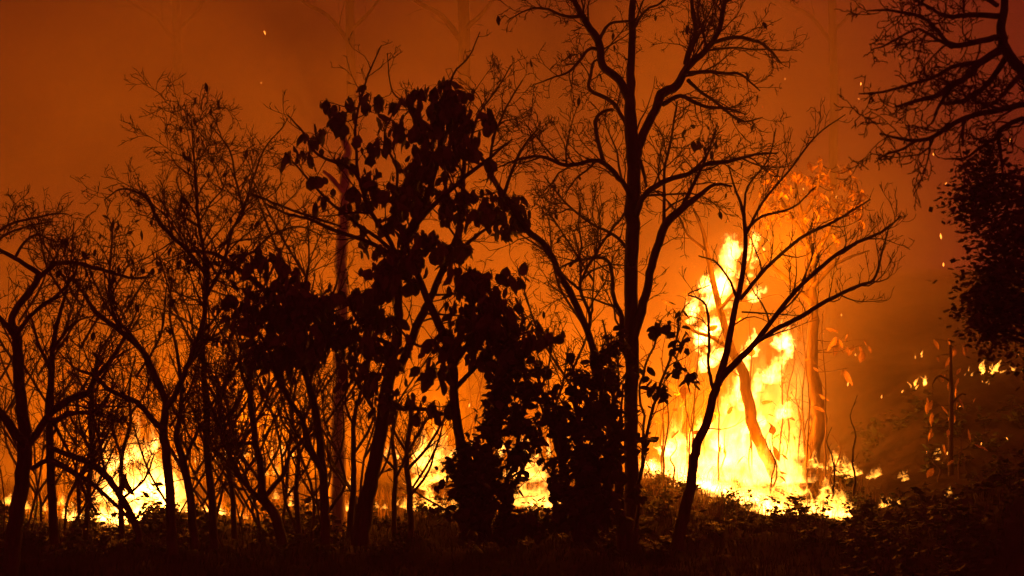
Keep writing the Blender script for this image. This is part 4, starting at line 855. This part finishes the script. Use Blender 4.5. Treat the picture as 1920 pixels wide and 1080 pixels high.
# ---- round-leaved shrubs in the middle
def shrub(name, lab, x, ybase, d, stems_, spots, seed, n_leaf=290, size=.088, extra=7):
    rng = random.Random(seed); t = thing(name, lab, 'shrub', W(x, ybase, d)); root = np.array(t.location); paths = []
    for s in stems_:
        Q = P(s, (d, d + rng.uniform(-.5, .5)), 6, 2, per=4, jit=.8, rng=rng); mb = MB(); tube(mb, Q[:, :3], Q[:, 3], 6); b = mb.build('stem', M['bark'], t, root); paths.append(Q)
        tw = MB(); sprout(tw, Q, rng, 1, 8, .4, .2, .2, Lmax=.4, wander=.35); tw.build('twigs', M['bark'], b, root, kind='stuff')
    tw = MB(); fol = MB(); L_ = []
    for (sx, sy, rx, ry, dens) in spots:
        for _ in range(int(dens)):
            a = rng.uniform(0, 6.283); rr_ = min(1.9, abs(rng.gauss(0, .72)))
            p = W(sx + rx * rr_ * math.cos(a), sy + ry * rr_ * math.sin(a), d + rng.gauss(0, .28)); qn = nearest(paths, p)
            v = p - qn[:3]; mid = qn[:3] + v * .5 + np.array([0, 0, .04])
            Q = smooth_path([[*qn[:3], .004], [*mid, .003], [*p, .0018]], 3, 1.0, rng); tube(tw, Q[:, :3], Q[:, 3], 3)
            for k in range(extra):
                f = rng.uniform(.45, 1.02); i = min(len(Q) - 1, int(f * (len(Q) - 1)))
                c = Q[i, :3] + np.array([rng.gauss(0, .03), rng.gauss(0, .03), rng.gauss(0, .03)])
                L_.append((c, np.array([rng.gauss(0, 1), rng.gauss(0, .7), rng.gauss(-.5, .5)]), size * rng.uniform(.6, 1.3)))
    tw.build('twigs', M['bark'], t, root, kind='stuff')
    L_.sort(key=lambda e_: e_[0][1])
    for (c, D, s) in L_[:n_leaf]: put_leaf(t, c, D, s, SMALL, rng)
    for (c, D, s) in L_[n_leaf:]:
        me = SMALL[rng.randrange(len(SMALL))]; m4 = np.array(leaf_mat4(c, D, s, rng)); V = np.array([v.co for v in me.vertices]); V = V @ m4[:3, :3].T + m4[:3, 3]
        fol.add(V, np.array([list(p.vertices) for p in me.polygons]))
    if fol.n: fol.build('foliage', M['shrub_leaf'], t, root, kind='stuff')
    return t
shrub('shrub', 'dense round-leaved shrub rising against the foot of the tallest bare tree', 1090, 1005, 18.7,
      [[(1090, 1015, 8), (1092, 900, 7), (1085, 800, 5), (1075, 700, 3), (1060, 660, 1.5)], [(1100, 1015, 8), (1115, 880, 6), (1125, 760, 4), (1130, 680, 2)], [(1080, 1015, 7), (1060, 900, 6), (1045, 800, 4), (1035, 740, 2)], [(1110, 1010, 7), (1140, 900, 5), (1160, 800, 3), (1168, 720, 1.5)]],
      [(1100, 880, 60, 100, 90), (1110, 790, 50, 70, 55), (1090, 715, 55, 40, 26), (1140, 700, 30, 50, 18), (1055, 800, 35, 50, 20), (1150, 850, 25, 80, 22), (1045, 905, 25, 60, 14), (1110, 960, 55, 40, 40), (1165, 640, 20, 30, 5), (1090, 940, 80, 40, 36), (1030, 975, 50, 20, 12)], 201)
shrub('shrub', 'dense round-leaved shrub standing below the heavy clumps of large leaves', 920, 1005, 18.5,
      [[(915, 1015, 8), (918, 900, 7), (922, 800, 5), (930, 720, 3), (940, 660, 1.5)], [(905, 1015, 7), (885, 910, 6), (865, 850, 4), (850, 800, 2)], [(930, 1015, 7), (955, 900, 5), (975, 800, 4), (990, 710, 2)], [(925, 1010, 7), (960, 920, 5), (1000, 840, 3), (1020, 780, 1.5)]],
      [(910, 900, 50, 85, 80), (925, 800, 38, 60, 42), (935, 720, 40, 50, 26), (860, 890, 40, 40, 26), (985, 720, 45, 35, 22), (1000, 800, 35, 40, 14), (975, 660, 40, 30, 16), (965, 860, 20, 60, 12), (900, 970, 70, 30, 40), (1010, 985, 50, 14, 14), (880, 950, 60, 35, 26), (950, 780, 50, 60, 18)], 202)
shrub('vine', 'leafy trailing vine with heart-shaped leaves right of the tallest bare trunk', 1215, 985, 19.6,
      [[(1190, 1000, 4), (1200, 900, 3.4), (1215, 800, 3), (1240, 720, 2.6), (1268, 640, 2.2), (1275, 590, 1.5), (1292, 566, 1)], [(1200, 900, 3), (1206, 800, 2.6), (1200, 720, 2.2), (1225, 650, 2), (1240, 600, 1.2)], [(1262, 665, 2), (1280, 690, 1.6), (1305, 710, 1.2), (1312, 720, 1)]],
      [(1275, 650, 16, 40, 7), (1262, 700, 14, 30, 5), (1300, 712, 14, 10, 3), (1235, 615, 25, 18, 6), (1255, 735, 18, 20, 4), (1215, 830, 14, 30, 4), (1205, 720, 20, 40, 4), (1280, 590, 8, 20, 2)], 203, 290, .095, 3)

# dead leaf hanging before the left fire
t = thing('dead_leaf', 'crumpled cluster of big dead leaves dangling in front of the broad low fire', 'leaf', W(232, 890, 19.6))
rngl = random.Random(3); tb = MB(); Q = smooth_path([[*W(262, 800, 19.5), .003], [*W(236, 850, 19.6), .003], [*W(232, 890, 19.6), .003]], 4, .5); tube(tb, Q[:, :3], Q[:, 3], 4); tb.build('stalk', M['bark'], t, np.array(t.location))
for (dx, dz, D, s_) in [(0, .01, (.3, .2, -1), .19), (-.03, 0, (-.5, .1, -.9), .2), (.03, .02, (.1, -.2, -1), .22), (0, 0, (-.15, .3, -1), .24), (-.02, -.08, (-.6, 0, -.6), .15)]:
    put_leaf(t, np.array(t.location) + np.array([dx, 0, dz]), D, s_, BIG, rngl)

# ---- low plants along the crest, and grass
PLANTS = []
for q in range(6):
    rng = random.Random(500 + q); st = MB(); lf = MB()
    for k in range(rng.randint(5, 9)):
        a = rng.uniform(0, 6.28); Q = twig_path((rng.gauss(0, .03), rng.gauss(0, .03), -0.03), np.array([math.cos(a) * .5, math.sin(a) * .5, 1]), rng.uniform(.15, .42), .004, rng, .3, .2)
        tube(st, Q[:, :3], Q[:, 3], 4)
        for i in range(1, len(Q)):
            for _ in range(2): scatter_leaves(lf, Q[i, :3], 1, .015, rng.uniform(.05, .11), rng, .1)
    PLANTS.append((st.mesh('stems', M['bark']), lf.mesh('leaves', M['shrub_leaf'], False)))
rng = random.Random(321)
ZONES = [(112, (-30, 1750), (19.6, 21.9), (.2, 1.1), 'leafy weed standing dark along the crest in front of the fires', 'weeds along the crest'),
         (44, (1600, 1960), (17.6, 20.2), (.5, 1.2), 'leafy weed on the dark bank below the feathery tree', 'weeds on the right bank'),
         (44, (0, 880), (21.6, 23.4), (.25, .65), 'scorched weed among the low flames of the thicket', 'weeds among the low flames'),
         (72, (1195, 1640), (22.0, 25.4), (.25, .8), 'scorched weed at the burning edge of the largest blaze', 'weeds at the burning edge'),
         (26, (1610, 1960), (21.5, 27.0), (.5, 1.2), 'dark weed on the smoking ground between the blaze and the slope', 'weeds on the smoking ground')]
for (n, xr, yr, sr_, lab, grp) in ZONES:
    for k in range(n):
        y = rng.uniform(*yr); x = (rng.uniform(*xr) - 960) * y / FPX
        st, lf = PLANTS[k % 6]
        o = bpy.data.objects.new('weed', st); COL.objects.link(o); o.location = (x, y, gz(x, y)); o.rotation_euler = (0, 0, rng.uniform(0, 6.28)); s_ = rng.uniform(*sr_); o.scale = (s_, s_, s_ * rng.uniform(.8, 1.2))
        tag(o, lab, 'weed', grp)
        c = bpy.data.objects.new('leaves', lf); COL.objects.link(c); c.parent = o; c['kind'] = 'stuff'

def grass(name, lab, n, xr, yr, hmin, hmax, mat, seed, cond=None):
    r_ = np.random.RandomState(seed); y = r_.uniform(yr[0], yr[1], n); x = r_.uniform(xr[0], xr[1], n)
    if cond is not None: k_ = cond(x, y, r_); x, y = x[k_], y[k_]; n = len(x)
    z = ground_z(x, y) - .02; h = r_.uniform(hmin, hmax, n); a = r_.uniform(0, 6.283, n); b = r_.uniform(0, 6.283, n); w = r_.uniform(.0025, .006, n); ln = r_.uniform(.1, .7, n) * h
    p0 = np.stack([x, y, z], -1); s = np.stack([np.cos(a), np.sin(a), 0 * a], -1) * w[:, None]; l1 = np.stack([np.cos(b) * ln * .3, np.sin(b) * ln * .3, h * .6], -1); l2 = np.stack([np.cos(b) * ln, np.sin(b) * ln, h], -1)
    V = np.stack([p0 - s, p0 + s, p0 + l1 + s * .8, p0 + l1 - s * .8, p0 + l2], 1).reshape(-1, 3); i = np.arange(n)[:, None] * 5
    mb = MB(); mb.add(V, i + np.array([[0, 1, 2, 3]])); mb.f.append(i + np.array([[3, 2, 4]]))
    o = mb.build(name, M[mat], smooth=False); tag(o, lab, 'grass', kind='stuff'); return o
grass('grass', 'low dark grass covering the bank before the fires', 30000, (-5.6, 5.6), (17, 22.0), .03, .12, 'grass', 1)
grass('dry_grass', 'dry straw standing among the fires', 9000, (-7, 4), (22.3, 27), .06, .30, 'straw', 2)
